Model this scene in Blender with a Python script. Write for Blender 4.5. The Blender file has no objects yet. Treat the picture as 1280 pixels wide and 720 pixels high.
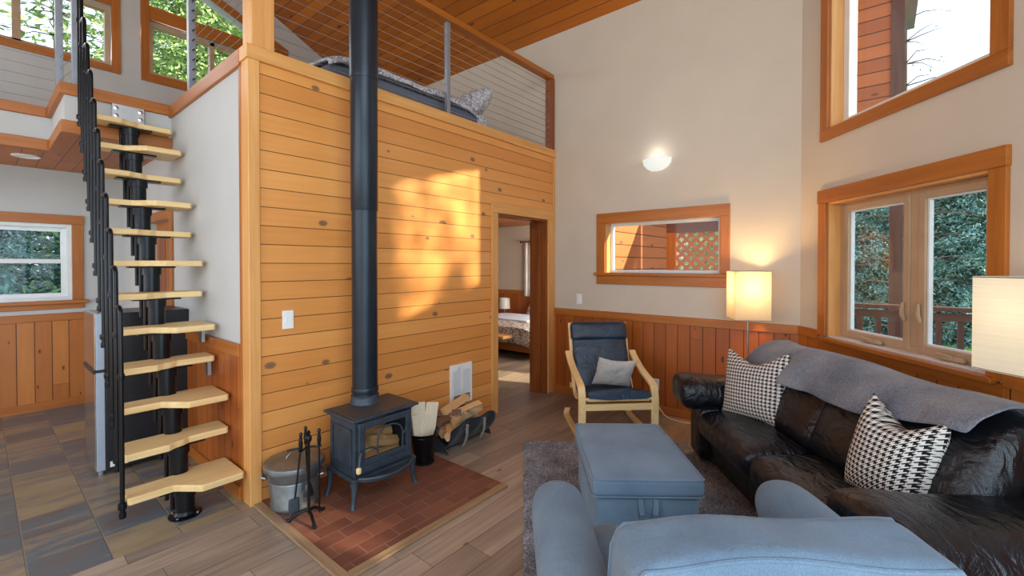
import bpy, bmesh, math, random
from math import pi, sin, cos, radians as R, sqrt, atan2
from mathutils import Vector as V, Matrix, noise
random.seed(11)
SC = bpy.context.scene
COL = SC.collection

# ------------------------------------------------------------------ camera, world, sun, area lights, exposure
cam = bpy.data.objects.new('camera', bpy.data.cameras.new('camera'))
COL.objects.link(cam)
cam.location = (0, 0, 1.5)
cam.rotation_euler = (R(90 - 0.67), 0, R(39.7 - 90))
cam.data.sensor_width = 36
cam.data.lens = 556 / 1280 * 36
cam.data.shift_y = -22.5 / 1280
cam.data.clip_start = 0.05
SC.camera = cam

wd = bpy.data.worlds.new('sky')
SC.world = wd
wd.use_nodes = True
_n = wd.node_tree.nodes
_n.clear()
_tc = _n.new('ShaderNodeTexCoord'); _sp = _n.new('ShaderNodeSeparateXYZ'); _rp = _n.new('ShaderNodeValToRGB')
_bg = _n.new('ShaderNodeBackground'); _wo = _n.new('ShaderNodeOutputWorld')
_l = wd.node_tree.links
_l.new(_tc.outputs['Generated'], _sp.inputs[0]); _l.new(_sp.outputs[2], _rp.inputs[0])
_l.new(_rp.outputs[0], _bg.inputs[0]); _l.new(_bg.outputs[0], _wo.inputs[0])
_rp.color_ramp.elements[0].position = 0.0; _rp.color_ramp.elements[0].color = (0.86, 0.92, 0.98, 1)
_rp.color_ramp.elements[1].position = 0.8; _rp.color_ramp.elements[1].color = (0.50, 0.70, 1.0, 1)
WORLD_STRENGTH = 2.1
_bg.inputs[1].default_value = WORLD_STRENGTH


def light(name, kind, loc, energy, color=(1, 1, 1), rot=None, to=None, size=None, size_y=None):
    d = bpy.data.lights.new(name, kind)
    d.energy = energy
    d.color = color
    if kind == 'AREA':
        d.shape = 'RECTANGLE'; d.size = size; d.size_y = size_y or size
    elif kind in ('POINT', 'SPOT') and size:
        d.shadow_soft_size = size
    o = bpy.data.objects.new(name, d)
    COL.objects.link(o)
    o.location = loc
    if to is not None:
        o.rotation_euler = (V(to)).to_track_quat('-Z', 'Y').to_euler()
    elif rot:
        o.rotation_euler = rot
    return o


SUN_DIR = V((-0.98, 2.69, -1.23))
sun = light('sun', 'SUN', (8, -10, 8), 11.0, (1.0, 0.86, 0.60), to=SUN_DIR)
sun.data.angle = R(1.2)
# added fill lamps in place of daylight from unseen openings; loft windows are seen
light('fill_back_daylight', 'AREA', (-0.9, -1.38, 1.25), 95, (0.58, 0.80, 1.0), to=(0, 1, 0), size=4.4, size_y=2.1)
light('fill_back_upper', 'AREA', (-0.9, -1.38, 4.0), 80, (0.86, 0.94, 1.0), to=(0.1, 1, -0.25), size=4.0, size_y=2.0)
light('fill_side', 'AREA', (-3.1, 2.2, 2.3), 68, (0.9, 0.95, 1.0), to=(1, 0.05, 0), size=4.5, size_y=3.2)
light('fill_kitchen', 'AREA', (-3.1, 5.6, 1.5), 28, (0.85, 0.93, 1.0), to=(1, -0.1, -0.1), size=1.8, size_y=1.2)
light('daylight_loft_window', 'AREA', (0.6, 6.55, 4.3), 26, (0.9, 0.96, 1.0), to=(0.15, -1, -0.2), size=2.4, size_y=1.0)
light('fill_bedroom', 'AREA', (5.9, 3.12, 1.4), 55, (1.0, 0.95, 0.86), to=(0.1, 1, -0.1), size=1.4, size_y=1.1)  # fill lamp added out of view to brighten the bedroom
SC.view_settings.view_transform = 'Standard'
SC.view_settings.look = 'None'
SC.view_settings.gamma = 1
SC.view_settings.use_curve_mapping = False
SC.view_settings.exposure = 0.0
try:
    SC.cycles.max_bounces = 10
    SC.cycles.diffuse_bounces = 5
    SC.cycles.transparent_max_bounces = 12
    SC.cycles.caustics_reflective = False
    SC.cycles.caustics_refractive = False
    SC.cycles.sample_clamp_indirect = 4
except Exception:
    pass


# ------------------------------------------------------------------ material helpers
def lin(c):
    def f(x):
        x /= 255
        return x / 12.92 if x <= 0.04045 else ((x + 0.055) / 1.055) ** 2.4
    return (f(c[0]), f(c[1]), f(c[2]), 1)


class G:
    """small node-graph helper"""
    def __init__(s, name):
        s.m = bpy.data.materials.new(name)
        s.m.use_nodes = True
        s.t = s.m.node_tree
        s.b = s.t.nodes['Principled BSDF']
        s.out = s.t.nodes['Material Output']

    def n(s, t, **k):
        x = s.t.nodes.new('ShaderNode' + t)
        for a, v in k.items():
            setattr(x, a, v)
        return x

    def l(s, a, b):
        s.t.links.new(a, b)

    def put(s, v, inp):
        if hasattr(v, 'links'):
            s.l(v, inp)
        else:
            inp.default_value = v

    def mt(s, op, a, b=0.0, c=0.0):
        x = s.n('Math', operation=op)
        s.put(a, x.inputs[0]); s.put(b, x.inputs[1]); s.put(c, x.inputs[2])
        return x.outputs[0]

    def P(s):
        return s.n('TexCoord').outputs['Object']

    def dot(s, p, v):
        x = s.n('VectorMath', operation='DOT_PRODUCT')
        s.l(p, x.inputs[0]); x.inputs[1].default_value = v
        return x.outputs['Value']

    def comb(s, a, b, c=0.0):
        x = s.n('CombineXYZ')
        s.put(a, x.inputs[0]); s.put(b, x.inputs[1]); s.put(c, x.inputs[2])
        return x.outputs[0]

    def mapp(s, p, sc=(1, 1, 1), rot=(0, 0, 0)):
        x = s.n('Mapping')
        s.l(p, x.inputs[0]); x.inputs['Scale'].default_value = sc; x.inputs['Rotation'].default_value = rot
        return x.outputs[0]

    def noise(s, p, scale=5, detail=3, rough=0.5, dist=0.0):
        x = s.n('TexNoise')
        s.l(p, x.inputs['Vector']); x.inputs['Scale'].default_value = scale
        x.inputs['Detail'].default_value = detail; x.inputs['Roughness'].default_value = rough
        x.inputs['Distortion'].default_value = dist
        return x.outputs['Fac']

    def white(s, p):
        x = s.n('TexWhiteNoise', noise_dimensions='3D')
        s.l(p, x.inputs['Vector'])
        return x.outputs['Value'], x.outputs['Color']

    def ramp(s, f, stops):
        x = s.n('ValToRGB')
        s.put(f, x.inputs[0])
        e = x.color_ramp.elements
        while len(e) < len(stops):
            e.new(0.5)
        for i, (p, c) in enumerate(stops):
            e[i].position = p
            e[i].color = lin(c) if max(c) > 1.0 else (c[0], c[1], c[2], 1)
        return x.outputs[0]

    def mix(s, f, a, b, mode='MIX'):
        x = s.n('MixRGB', blend_type=mode)
        s.put(f, x.inputs[0])
        for v, i in ((a, 1), (b, 2)):
            if hasattr(v, 'links'):
                s.l(v, x.inputs[i])
            else:
                x.inputs[i].default_value = lin(v)
        return x.outputs[0]

    def step(s, v, e0, e1):
        x = s.n('MapRange', interpolation_type='SMOOTHSTEP')
        s.put(v, x.inputs[0]); x.inputs[1].default_value = e0; x.inputs[2].default_value = e1
        return x.outputs[0]

    def bump(s, h, strength=0.3, dist=0.01):
        x = s.n('Bump')
        x.inputs['Strength'].default_value = strength; x.inputs['Distance'].default_value = dist
        s.l(h, x.inputs['Height'])
        s.l(x.outputs[0], s.b.inputs['Normal'])

    def base(s, c):
        if hasattr(c, 'links'):
            s.l(c, s.b.inputs['Base Color'])
        else:
            s.b.inputs['Base Color'].default_value = lin(c)

    def set(s, rough=0.5, metal=0.0, spec=None, coat=None):
        s.put(rough, s.b.inputs['Roughness'])
        s.b.inputs['Metallic'].default_value = metal
        if spec is not None:
            s.b.inputs['Specular IOR Level'].default_value = spec
        if coat:
            s.b.inputs['Coat Weight'].default_value = coat
            s.b.inputs['Coat Roughness'].default_value = 0.2
        return s.m


def plain(name, c, rough=0.5, metal=0.0, vary=0.08, nscale=8, bump=0.0, bscale=60, spec=None):
    g = G(name)
    p = g.P()
    f = g.noise(p, nscale, 4)
    d = tuple(max(0, x * (1 - vary)) for x in c)
    e = tuple(min(255, x * (1 + vary)) for x in c)
    g.base(g.ramp(f, [(0.3, d), (0.7, e)]))
    if bump:
        g.bump(g.noise(p, bscale, 3), bump, 0.004)
    return g.set(rough, metal, spec)


def planks(name, along, across, width, ca, cb, length=2.4, gap=0.0022, gdark=0.35, knots=0.35, kcol=(95, 50, 25),
           rough=0.42, grain=0.5, bump=0.5, kscale=(2.0, 5.5), ksize=0.085, off=0.0, fine=True):
    g = G(name)
    p = g.P()
    a = g.dot(p, along)
    bb = g.mt('ADD', g.dot(p, across), off)
    b = g.mt('DIVIDE', bb, width)
    row = g.mt('FLOOR', b)
    fr = g.mt('SUBTRACT', b, row)
    rv, _ = g.white(g.comb(row, 3.7, 1.3))
    a2 = g.mt('ADD', g.mt('DIVIDE', a, length), g.mt('MULTIPLY', rv, 9.0))
    seg = g.mt('FLOOR', a2)
    fa = g.mt('SUBTRACT', a2, seg)
    idv, _ = g.white(g.comb(row, seg, 0.5))
    gr = g.noise(g.comb(g.mt('MULTIPLY', a, 1.6), g.mt('MULTIPLY', bb, 34), g.mt('MULTIPLY', idv, 40)), 1.0, 5, 0.6, 0.6)
    wav = g.noise(g.comb(g.mt('MULTIPLY', a, 1.1), g.mt('MULTIPLY', bb, 7), g.mt('MULTIPLY', idv, 20)), 1.0, 2, 0.5, 1.2)
    t = g.mt('ADD', g.mt('MULTIPLY', idv, 0.45), g.mt('MULTIPLY', g.mt('SUBTRACT', gr, 0.5), grain))
    t = g.mt('ADD', t, g.mt('MULTIPLY', g.mt('SUBTRACT', wav, 0.5), grain * 0.8))
    t = g.mt('ADD', t, 0.27)
    mid = tuple((x + y) / 2 for x, y in zip(ca, cb))
    col = g.ramp(t, [(0.0, ca), (0.5, mid), (1.0, cb)])
    if knots > 0:
        vo = g.n('TexVoronoi', voronoi_dimensions='2D')
        g.l(g.comb(g.mt('ADD', g.mt('MULTIPLY', a, kscale[0]), g.mt('MULTIPLY', idv, 13)), g.mt('MULTIPLY', bb, kscale[1])), vo.inputs['Vector'])
        vo.inputs['Scale'].default_value = 1.0
        sx = g.n('SeparateColor')
        g.l(vo.outputs['Color'], sx.inputs[0])
        on = g.mt('GREATER_THAN', sx.outputs[0], 1 - knots)
        sz = g.mt('MULTIPLY', sx.outputs[1], ksize)
        k = g.mt('SUBTRACT', 1.0, g.step(g.mt('SUBTRACT', vo.outputs['Distance'], sz), -0.01, 0.045))
        km = g.mt('MULTIPLY', g.mt('MULTIPLY', k, on), 0.85)
        col = g.mix(km, col, kcol)
    e = g.mt('MULTIPLY', g.mt('MINIMUM', fr, g.mt('SUBTRACT', 1.0, fr)), width)
    gm = g.mt('SUBTRACT', 1.0, g.step(e, gap * 0.4, gap * 1.6))
    e2 = g.mt('MULTIPLY', g.mt('MINIMUM', fa, g.mt('SUBTRACT', 1.0, fa)), length)
    gm = g.mt('MAXIMUM', gm, g.mt('SUBTRACT', 1.0, g.step(e2, 0.0005, 0.002)))
    dark = tuple(x * gdark for x in ca)
    col = g.mix(gm, col, dark)
    g.base(col)
    h = g.mt('SUBTRACT', g.mt('MULTIPLY', gr, 0.12), gm)
    g.bump(h, bump, 0.004)
    return g.set(rough)


def wood(name, axis, ca, cb, rough=0.42, knots=0.3, kcol=(90, 45, 20)):
    g = G(name)
    p = g.P()
    v = {'x': ((1, 0, 0), (0, 1, 0), (0, 0, 1)), 'y': ((0, 1, 0), (1, 0, 0), (0, 0, 1)), 'z': ((0, 0, 1), (1, 0, 0), (0, 1, 0))}[axis]
    a, b, c = (g.dot(p, q) for q in v)
    gr = g.noise(g.comb(g.mt('MULTIPLY', a, 1.8), g.mt('MULTIPLY', b, 30), g.mt('MULTIPLY', c, 30)), 1.0, 4, 0.6, 0.5)
    w = g.noise(g.comb(g.mt('MULTIPLY', a, 1.0), g.mt('MULTIPLY', b, 8), g.mt('MULTIPLY', c, 8)), 1.0, 2, 0.5, 1.0)
    t = g.mt('ADD', g.mt('MULTIPLY', gr, 0.6), g.mt('MULTIPLY', w, 0.4))
    col = g.ramp(t, [(0.3, ca), (0.7, cb)])
    if knots > 0:
        vo = g.n('TexVoronoi')
        g.l(g.comb(g.mt('MULTIPLY', a, 2.2), g.mt('MULTIPLY', b, 7), g.mt('MULTIPLY', c, 7)), vo.inputs['Vector'])
        vo.inputs['Scale'].default_value = 1.0
        sx = g.n('SeparateColor'); g.l(vo.outputs['Color'], sx.inputs[0])
        km = g.mt('MULTIPLY', g.mt('SUBTRACT', 1.0, g.step(vo.outputs['Distance'], 0.04, 0.12)), g.mt('GREATER_THAN', sx.outputs[0], 1 - knots))
        col = g.mix(g.mt('MULTIPLY', km, 0.8), col, kcol)
    g.base(col)
    g.bump(gr, 0.08, 0.003)
    return g.set(rough)


def fabric(name, c, c2=None, scale=900, rough=0.9, fold=0.25, fscale=7):
    g = G(name)
    p = g.P()
    f = g.noise(p, 3.5, 4)
    w = g.noise(g.mapp(p, (1, 1, 0.6)), scale * 0.35, 2)
    c2 = c2 or tuple(min(255, x * 1.13 + 4) for x in c)
    g.base(g.ramp(g.mt('ADD', g.mt('MULTIPLY', f, 0.6), g.mt('MULTIPLY', w, 0.4)), [(0.35, c), (0.65, c2)]))
    g.bump(g.mt('ADD', g.mt('MULTIPLY', g.noise(p, fscale, 3, 0.55, 0.8), fold * 6), g.mt('MULTIPLY', w, 0.2)), 0.5, 0.02)
    m = g.set(rough, 0, 0.25)
    g.b.inputs['Sheen Weight'].default_value = 0.15
    return m


def leather(name, c, rough=0.36, fold=1.0):
    g = G(name)
    p = g.P()
    f = g.noise(p, 4, 4)
    g.base(g.ramp(f, [(0.3, c), (0.75, tuple(x * 1.5 + 4 for x in c))]))
    vo = g.n('TexVoronoi'); g.l(p, vo.inputs['Vector']); vo.inputs['Scale'].default_value = 260
    wr = g.noise(g.mapp(p, (1.0, 1.9, 1.2)), 7, 2, 0.45, 1.4)
    fine = g.noise(p, 34, 3, 0.6, 1.2)
    h = g.mt('ADD', g.mt('MULTIPLY', wr, 2.0 * fold), g.mt('MULTIPLY', fine, 0.22 * fold))
    h = g.mt('ADD', h, g.mt('MULTIPLY', vo.outputs['Distance'], 0.12))
    g.bump(h, 0.45, 0.016)
    return g.set(g.mt('ADD', rough - 0.06, g.mt('MULTIPLY', f, 0.14)))


def houndstooth(name):
    g = G(name)
    p = g.P()
    k = 1 / 0.0235
    u = g.mt('MULTIPLY', g.dot(p, (1, 0, 0)), k)
    v = g.mt('MULTIPLY', g.dot(p, (0, 0, 1)), k)
    fu = g.mt('FRACT', u); fv = g.mt('FRACT', v)
    iu = g.mt('GREATER_THAN', fu, 0.5); iv = g.mt('GREATER_THAN', fv, 0.5)
    same = g.mt('COMPARE', iu, iv, 0.1)
    st = g.mt('GREATER_THAN', g.mt('FRACT', g.mt('MULTIPLY', g.mt('SUBTRACT', u, v), 2.0)), 0.5)
    t = g.mt('ADD', g.mt('MULTIPLY', same, iu), g.mt('MULTIPLY', g.mt('SUBTRACT', 1.0, same), st))
    g.base(g.mix(t, (26, 26, 30), (222, 214, 204)))
    g.bump(g.noise(p, 500, 2), 0.3, 0.003)
    return g.set(0.9, 0, 0.2)


def floral(name, a, b, c, scale=26):
    g = G(name)
    p = g.P()
    n1 = g.noise(p, scale, 4, 0.65, 2.0)
    n2 = g.noise(p, scale * 2.2, 3, 0.6, 1.0)
    col = g.mix(g.step(n1, 0.50, 0.54), a, b)
    col = g.mix(g.step(n2, 0.58, 0.62), col, c)
    g.base(col)
    g.bump(g.noise(p, 9, 3, 0.5, 1), 0.5, 0.02)
    return g.set(0.9, 0, 0.2)


def glass(name, refl=0.07, tint=(1, 1, 1, 1)):
    g = G(name)
    tr = g.n('BsdfTransparent'); tr.inputs[0].default_value = tint
    gl = g.n('BsdfGlossy'); gl.inputs['Roughness'].default_value = 0.02
    mx = g.n('MixShader')
    fr = g.n('LayerWeight'); fr.inputs[0].default_value = 0.25
    g.l(g.mt('ADD', refl * 0.5, g.mt('MULTIPLY', fr.outputs['Fresnel'], refl * 2)), mx.inputs[0])
    g.l(tr.outputs[0], mx.inputs[1]); g.l(gl.outputs[0], mx.inputs[2]); g.l(mx.outputs[0], g.out.inputs[0])
    return g.m


def glow(name, c, strength, cbase=None, band=0.0):
    g = G(name)
    p = g.P()
    f = g.noise(g.mapp(p, (3, 3, 170)), 1.0, 3, 0.6)
    cc = g.mix(g.mt('MULTIPLY', f, band), c, tuple(x * 0.62 for x in c))
    g.base(cbase or c)
    g.l(cc, g.b.inputs['Emission Color'])
    g.b.inputs['Emission Strength'].default_value = strength
    return g.set(0.8, 0, 0.2)


UX, UY, UZ = (1, 0, 0), (0, 1, 0), (0, 0, 1)
M = {}
M['pine_wall'] = planks('pine_wall', UX, UZ, 0.1185, (200, 124, 58), (238, 170, 96), 40, knots=0.3, kcol=(112, 84, 70), gap=0.0022, gdark=0.42, off=0.03, rough=0.36, kscale=(2.6, 4.2), ksize=0.1, grain=0.42)
M['pine_ceiling'] = planks('pine_ceiling', UY, UX, 0.13, (140, 72, 14), (196, 112, 32), 3.0, knots=0.42, kcol=(70, 32, 12), gap=0.003, gdark=0.4)
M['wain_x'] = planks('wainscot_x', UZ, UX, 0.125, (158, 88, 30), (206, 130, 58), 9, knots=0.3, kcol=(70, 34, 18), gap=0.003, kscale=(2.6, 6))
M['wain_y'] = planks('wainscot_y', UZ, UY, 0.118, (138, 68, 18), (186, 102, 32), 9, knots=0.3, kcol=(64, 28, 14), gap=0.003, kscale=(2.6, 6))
M['floor_wood'] = planks('floor_wood', UX, UY, 0.17, (112, 100, 90), (184, 164, 142), 1.25, knots=0.12, kcol=(66, 54, 46), gap=0.0016, gdark=0.5, rough=0.36, grain=1.0, bump=0.3, ksize=0.05)
M['deck'] = planks('deck_boards', UX, UY, 0.14, (110, 84, 66), (150, 118, 92), 3, knots=0.1, gap=0.006, rough=0.7)
M['siding'] = planks('exterior_siding', UX, UZ, 0.16, (150, 78, 40), (205, 122, 66), 3.5, knots=0.15, gap=0.006, rough=0.6)
M['siding_y'] = planks('exterior_siding_y', UY, UZ, 0.16, (150, 78, 40), (205, 122, 66), 3.5, knots=0.15, gap=0.006, rough=0.6)
for ax in 'xyz':
    M['trim_' + ax] = wood('fir_trim_' + ax, ax, (152, 84, 26), (186, 112, 42))
    M['pale_' + ax] = wood('pine_trim_' + ax, ax, (206, 142, 76), (230, 172, 104), knots=0.12)
    M['birch_' + ax] = wood('birch_' + ax, ax, (216, 178, 118), (240, 212, 156), knots=0.0)
    M['dark_' + ax] = wood('dark_fir_' + ax, ax, (120, 58, 22), (156, 84, 36), knots=0.1)
    M['red_' + ax] = wood('red_deck_' + ax, ax, (82, 54, 46), (108, 74, 60), rough=0.7, knots=0.1)
M['bark'] = wood('log_bark', 'x', (90, 62, 44), (140, 100, 70), rough=0.9, knots=0)
M['tree_bark'] = wood('tree_bark', 'z', (66, 60, 54), (96, 88, 78), rough=0.95, knots=0)
M['split'] = wood('split_log', 'x', (190, 146, 96), (226, 186, 132), rough=0.8, knots=0)
M['kindling'] = wood('kindling_wood', 'z', (220, 202, 170), (242, 230, 206), rough=0.8, knots=0)
M['plaster'] = plain('plaster', (203, 191, 175), 0.75, vary=0.012, nscale=3, bump=0.05, bscale=220)
M['plaster_cool'] = plain('plaster_cool', (194, 194, 193), 0.75, vary=0.012, nscale=3, bump=0.05, bscale=220)
M['white'] = plain('white_plastic', (235, 234, 230), 0.35, vary=0.02)
M['white_vinyl'] = plain('white_vinyl', (226, 229, 230), 0.35, vary=0.02)
M['louvre_shade'] = plain('louvre_shade', (196, 201, 206), 0.4, vary=0.02)  # shade between the heater slats put into the colour
M['taupe'] = plain('taupe_vinyl', (182, 154, 124), 0.4, vary=0.03)
M['stool_white'] = plain('sill_white', (222, 214, 206), 0.4, vary=0.02)
M['iron'] = plain('cast_iron', (58, 68, 78), 0.5, 0.35, vary=0.12, nscale=14, bump=0.15, bscale=160)
M['pipe'] = plain('stove_pipe_black', (42, 50, 60), 0.34, 0.5, vary=0.08, nscale=5)
M['blacksteel'] = plain('black_steel', (26, 28, 32), 0.28, 0.6, vary=0.1)
M['blackpaint'] = plain('black_panel', (26, 28, 34), 0.35, 0.0, vary=0.08)
M['galv'] = plain('galvanised', (138, 144, 146), 0.38, 0.85, vary=0.12, nscale=9, bump=0.08, bscale=40)
M['steel'] = plain('brushed_steel', (176, 180, 184), 0.32, 0.9, vary=0.05)
M['steel_post'] = plain('grey_post', (150, 156, 166), 0.45, 0.5, vary=0.05)
M['stainless'] = plain('stainless_door', (186, 180, 174), 0.18, 0.9, vary=0.03)
M['doorgrey'] = plain('door_edge_grey', (170, 184, 200), 0.35, 0.2, vary=0.03)
M['chrome'] = plain('chrome', (210, 212, 215), 0.15, 1.0, vary=0.02)
M['leather'] = leather('black_leather', (12, 13, 17), 0.23, 1.15)
M['leather_blue'] = leather('black_leather_smooth', (15, 30, 46), 0.30, 0.6)
M['denim'] = fabric('blue_grey_fabric', (92, 113, 132), (118, 140, 158))
M['ottofab'] = fabric('ottoman_fabric', (100, 126, 148), (126, 152, 174), fold=0.1)
M['throw'] = fabric('grey_throw', (74, 84, 102), (142, 144, 150), scale=400, fold=0.35)
M['greycushion'] = fabric('grey_cushion', (160, 154, 148), (196, 190, 184), scale=300)
M['canvas'] = fabric('black_canvas', (22, 26, 34), (34, 38, 46), fold=0.5)
M['webbing'] = fabric('webbing', (126, 122, 116), (150, 146, 140))
M['curtain'] = fabric('curtain_cloth', (226, 224, 216), (240, 238, 232), fold=0.1)
M['mattress'] = fabric('mattress_grey', (92, 100, 116), (104, 112, 128), fold=0.05)
M['hound'] = houndstooth('houndstooth')
M['duvet'] = floral('duvet_loft', (204, 206, 212), (120, 126, 146), (236, 234, 232), 30)
M['duvet_b'] = floral('duvet_bedroom', (206, 196, 186), (104, 84, 74), (228, 222, 216), 24)
M['sheet'] = fabric('sheet_blue_white', (196, 206, 222), (214, 222, 234), fold=0.3)
M['pane'] = glass('window_glass', 0.02)
M['stoveglass'] = glass('stove_glass', 0.05, (0.9, 0.88, 0.85, 1))
M['bowl_glow'] = glow('sconce_glass', (250, 255, 248), 0.7, (150, 152, 148))
M['downlight'] = glow('downlight_disc', (240, 240, 235), 0.4)


def paper(name, c, em, cem):
    g = G(name)
    p = g.P()
    f = g.noise(g.mapp(p, (3, 3, 170)), 1.0, 3, 0.6)
    cc = g.mix(g.mt('MULTIPLY', f, 0.35), c, tuple(x * 0.7 for x in c))
    tl = g.n('BsdfTranslucent'); df = g.n('BsdfDiffuse'); e = g.n('Emission')
    g.l(cc, tl.inputs[0]); g.l(cc, df.inputs[0])
    g.l(g.mix(g.mt('MULTIPLY', f, 0.35), cem, tuple(x * 0.7 for x in cem)), e.inputs[0]); e.inputs[1].default_value = em
    m1 = g.n('MixShader'); m1.inputs[0].default_value = 0.4
    g.l(df.outputs[0], m1.inputs[1]); g.l(tl.outputs[0], m1.inputs[2])
    a = g.n('AddShader'); g.l(m1.outputs[0], a.inputs[0]); g.l(e.outputs[0], a.inputs[1])
    g.l(a.outputs[0], g.out.inputs[0])
    return g.m


M['shade_warm'] = paper('paper_shade_lit', (172, 164, 150), 0.10, (255, 232, 190))
M['shade_pale'] = paper('paper_shade_pale', (238, 232, 212), 0.22, (255, 244, 220))


def rug_mat():
    g = G('shag_pile')
    p = g.P()
    f = g.noise(p, 120, 3, 0.7)
    q = g.noise(p, 5, 3)
    g.base(g.ramp(g.mt('ADD', g.mt('MULTIPLY', f, 0.75), g.mt('MULTIPLY', q, 0.25)), [(0.34, (66, 70, 78)), (0.5, (126, 130, 138)), (0.66, (190, 194, 200))]))
    g.bump(f, 0.8, 0.01)
    return g.set(1.0, 0, 0.1)


def slate_mat():
    g = G('slate_tile')
    p = g.P()
    w = 0.29
    x = g.mt('DIVIDE', g.mt('ADD', g.dot(p, UX), 0.145), w)
    ix = g.mt('FLOOR', x); fx = g.mt('SUBTRACT', x, ix)
    rv, _ = g.white(g.comb(ix, 1.7, 9.1))
    y = g.mt('ADD', g.mt('DIVIDE', g.dot(p, UY), w), g.mt('MULTIPLY', g.mt('FLOOR', g.mt('MULTIPLY', rv, 2.99)), 0.333))
    iy = g.mt('FLOOR', y); fy = g.mt('SUBTRACT', y, iy)
    idv, _ = g.white(g.comb(ix, iy, 2.2))
    band = g.noise(g.comb(g.mt('MULTIPLY', g.dot(p, UX), 2.6), g.mt('MULTIPLY', g.dot(p, UY), 11), g.mt('MULTIPLY', idv, 30)), 1.0, 6, 0.68, 0.5)
    t = g.mt('ADD', g.mt('MULTIPLY', idv, 0.34), g.mt('MULTIPLY', g.mt('SUBTRACT', band, 0.5), 1.05))
    t = g.mt('ADD', t, 0.36)
    col = g.ramp(t, [(0.12, (74, 70, 74)), (0.3, (112, 98, 90)), (0.45, (92, 104, 112)), (0.58, (136, 120, 104)), (0.72, (154, 136, 102)), (0.95, (164, 144, 130))])
    e = g.mt('MINIMUM', g.mt('MINIMUM', fx, g.mt('SUBTRACT', 1.0, fx)), g.mt('MINIMUM', fy, g.mt('SUBTRACT', 1.0, fy)))
    gm = g.mt('SUBTRACT', 1.0, g.step(e, 0.006, 0.016))
    g.base(g.mix(gm, col, (120, 110, 100)))
    g.bump(g.mt('SUBTRACT', g.mt('MULTIPLY', band, 0.8), gm), 0.4, 0.004)
    return g.set(0.38)


def terracotta_mat():
    g = G('terracotta_tile')
    p = g.P()
    br = g.n('TexBrick')
    g.l(g.mapp(p, (1, 1, 1)), br.inputs['Vector'])
    br.inputs['Scale'].default_value = 1.0
    br.inputs['Brick Width'].default_value = 0.2
    br.inputs['Row Height'].default_value = 0.1
    br.inputs['Mortar Size'].default_value = 0.003
    br.inputs['Mortar Smooth'].default_value = 0.2
    br.inputs['Bias'].default_value = 0.0
    br.inputs['Color1'].default_value = lin((92, 54, 46)); br.inputs['Color2'].default_value = lin((132, 82, 62))
    br.inputs['Mortar'].default_value = lin((126, 104, 94))
    f = g.noise(p, 9, 4, 0.6)
    g.base(g.mix(g.mt('MULTIPLY', f, 0.55), br.outputs['Color'], (128, 82, 62)))
    g.bump(g.mt('SUBTRACT', g.mt('MULTIPLY', f, 0.3), br.outputs['Fac']), 0.35, 0.004)
    return g.set(0.45)


def stovetop_mat():
    g = G('cast_iron_lattice_top')
    p = g.P()
    u = g.mt('MULTIPLY', g.mt('ADD', g.dot(p, UX), g.dot(p, UY)), 38)
    v = g.mt('MULTIPLY', g.mt('SUBTRACT', g.dot(p, UX), g.dot(p, UY)), 38)
    a = g.mt('GREATER_THAN', g.mt('ABSOLUTE', g.mt('SUBTRACT', g.mt('FRACT', u), 0.5)), 0.3)
    b = g.mt('GREATER_THAN', g.mt('ABSOLUTE', g.mt('SUBTRACT', g.mt('FRACT', v), 0.5)), 0.3)
    h = g.mt('MAXIMUM', a, b)
    g.base(g.mix(h, (40, 36, 36), (92, 86, 84)))
    g.bump(h, 1.0, 0.008)
    return g.set(0.5, 0.35)


def grass_mat():
    g = G('grass_ground')
    p = g.P()
    g.base(g.ramp(g.noise(p, 2.2, 5, 0.6), [(0.3, (60, 84, 40)), (0.55, (120, 150, 70)), (0.75, (150, 168, 96))]))
    return g.set(0.95, 0, 0.1)


def needle_mat(name, a, b, c):
    g = G(name)
    p = g.P()
    n1 = g.noise(p, 1.7, 3, 0.6)
    n2 = g.noise(p, 14, 2, 0.6)
    g.base(g.ramp(g.mt('ADD', g.mt('MULTIPLY', n1, 0.5), g.mt('MULTIPLY', n2, 0.5)), [(0.3, a), (0.5, b), (0.68, c)]))
    return g.set(0.75, 0, 0.15)


M['rug'] = rug_mat(); M['slate'] = slate_mat(); M['terracotta'] = terracotta_mat(); M['stovetop'] = stovetop_mat(); M['grass'] = grass_mat()
M['needles'] = needle_mat('fir_needles', (96, 142, 144), (146, 188, 182), (200, 226, 208))
M['needles_lit'] = needle_mat('light_needles', (90, 128, 76), (150, 182, 118), (214, 226, 176))
M['hearthtrim'] = wood('hearth_border', 'x', (126, 100, 76), (168, 140, 106), knots=0.1)
M['hearthtrim_y'] = wood('hearth_border_y', 'y', (126, 100, 76), (168, 140, 106), knots=0.1)


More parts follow.
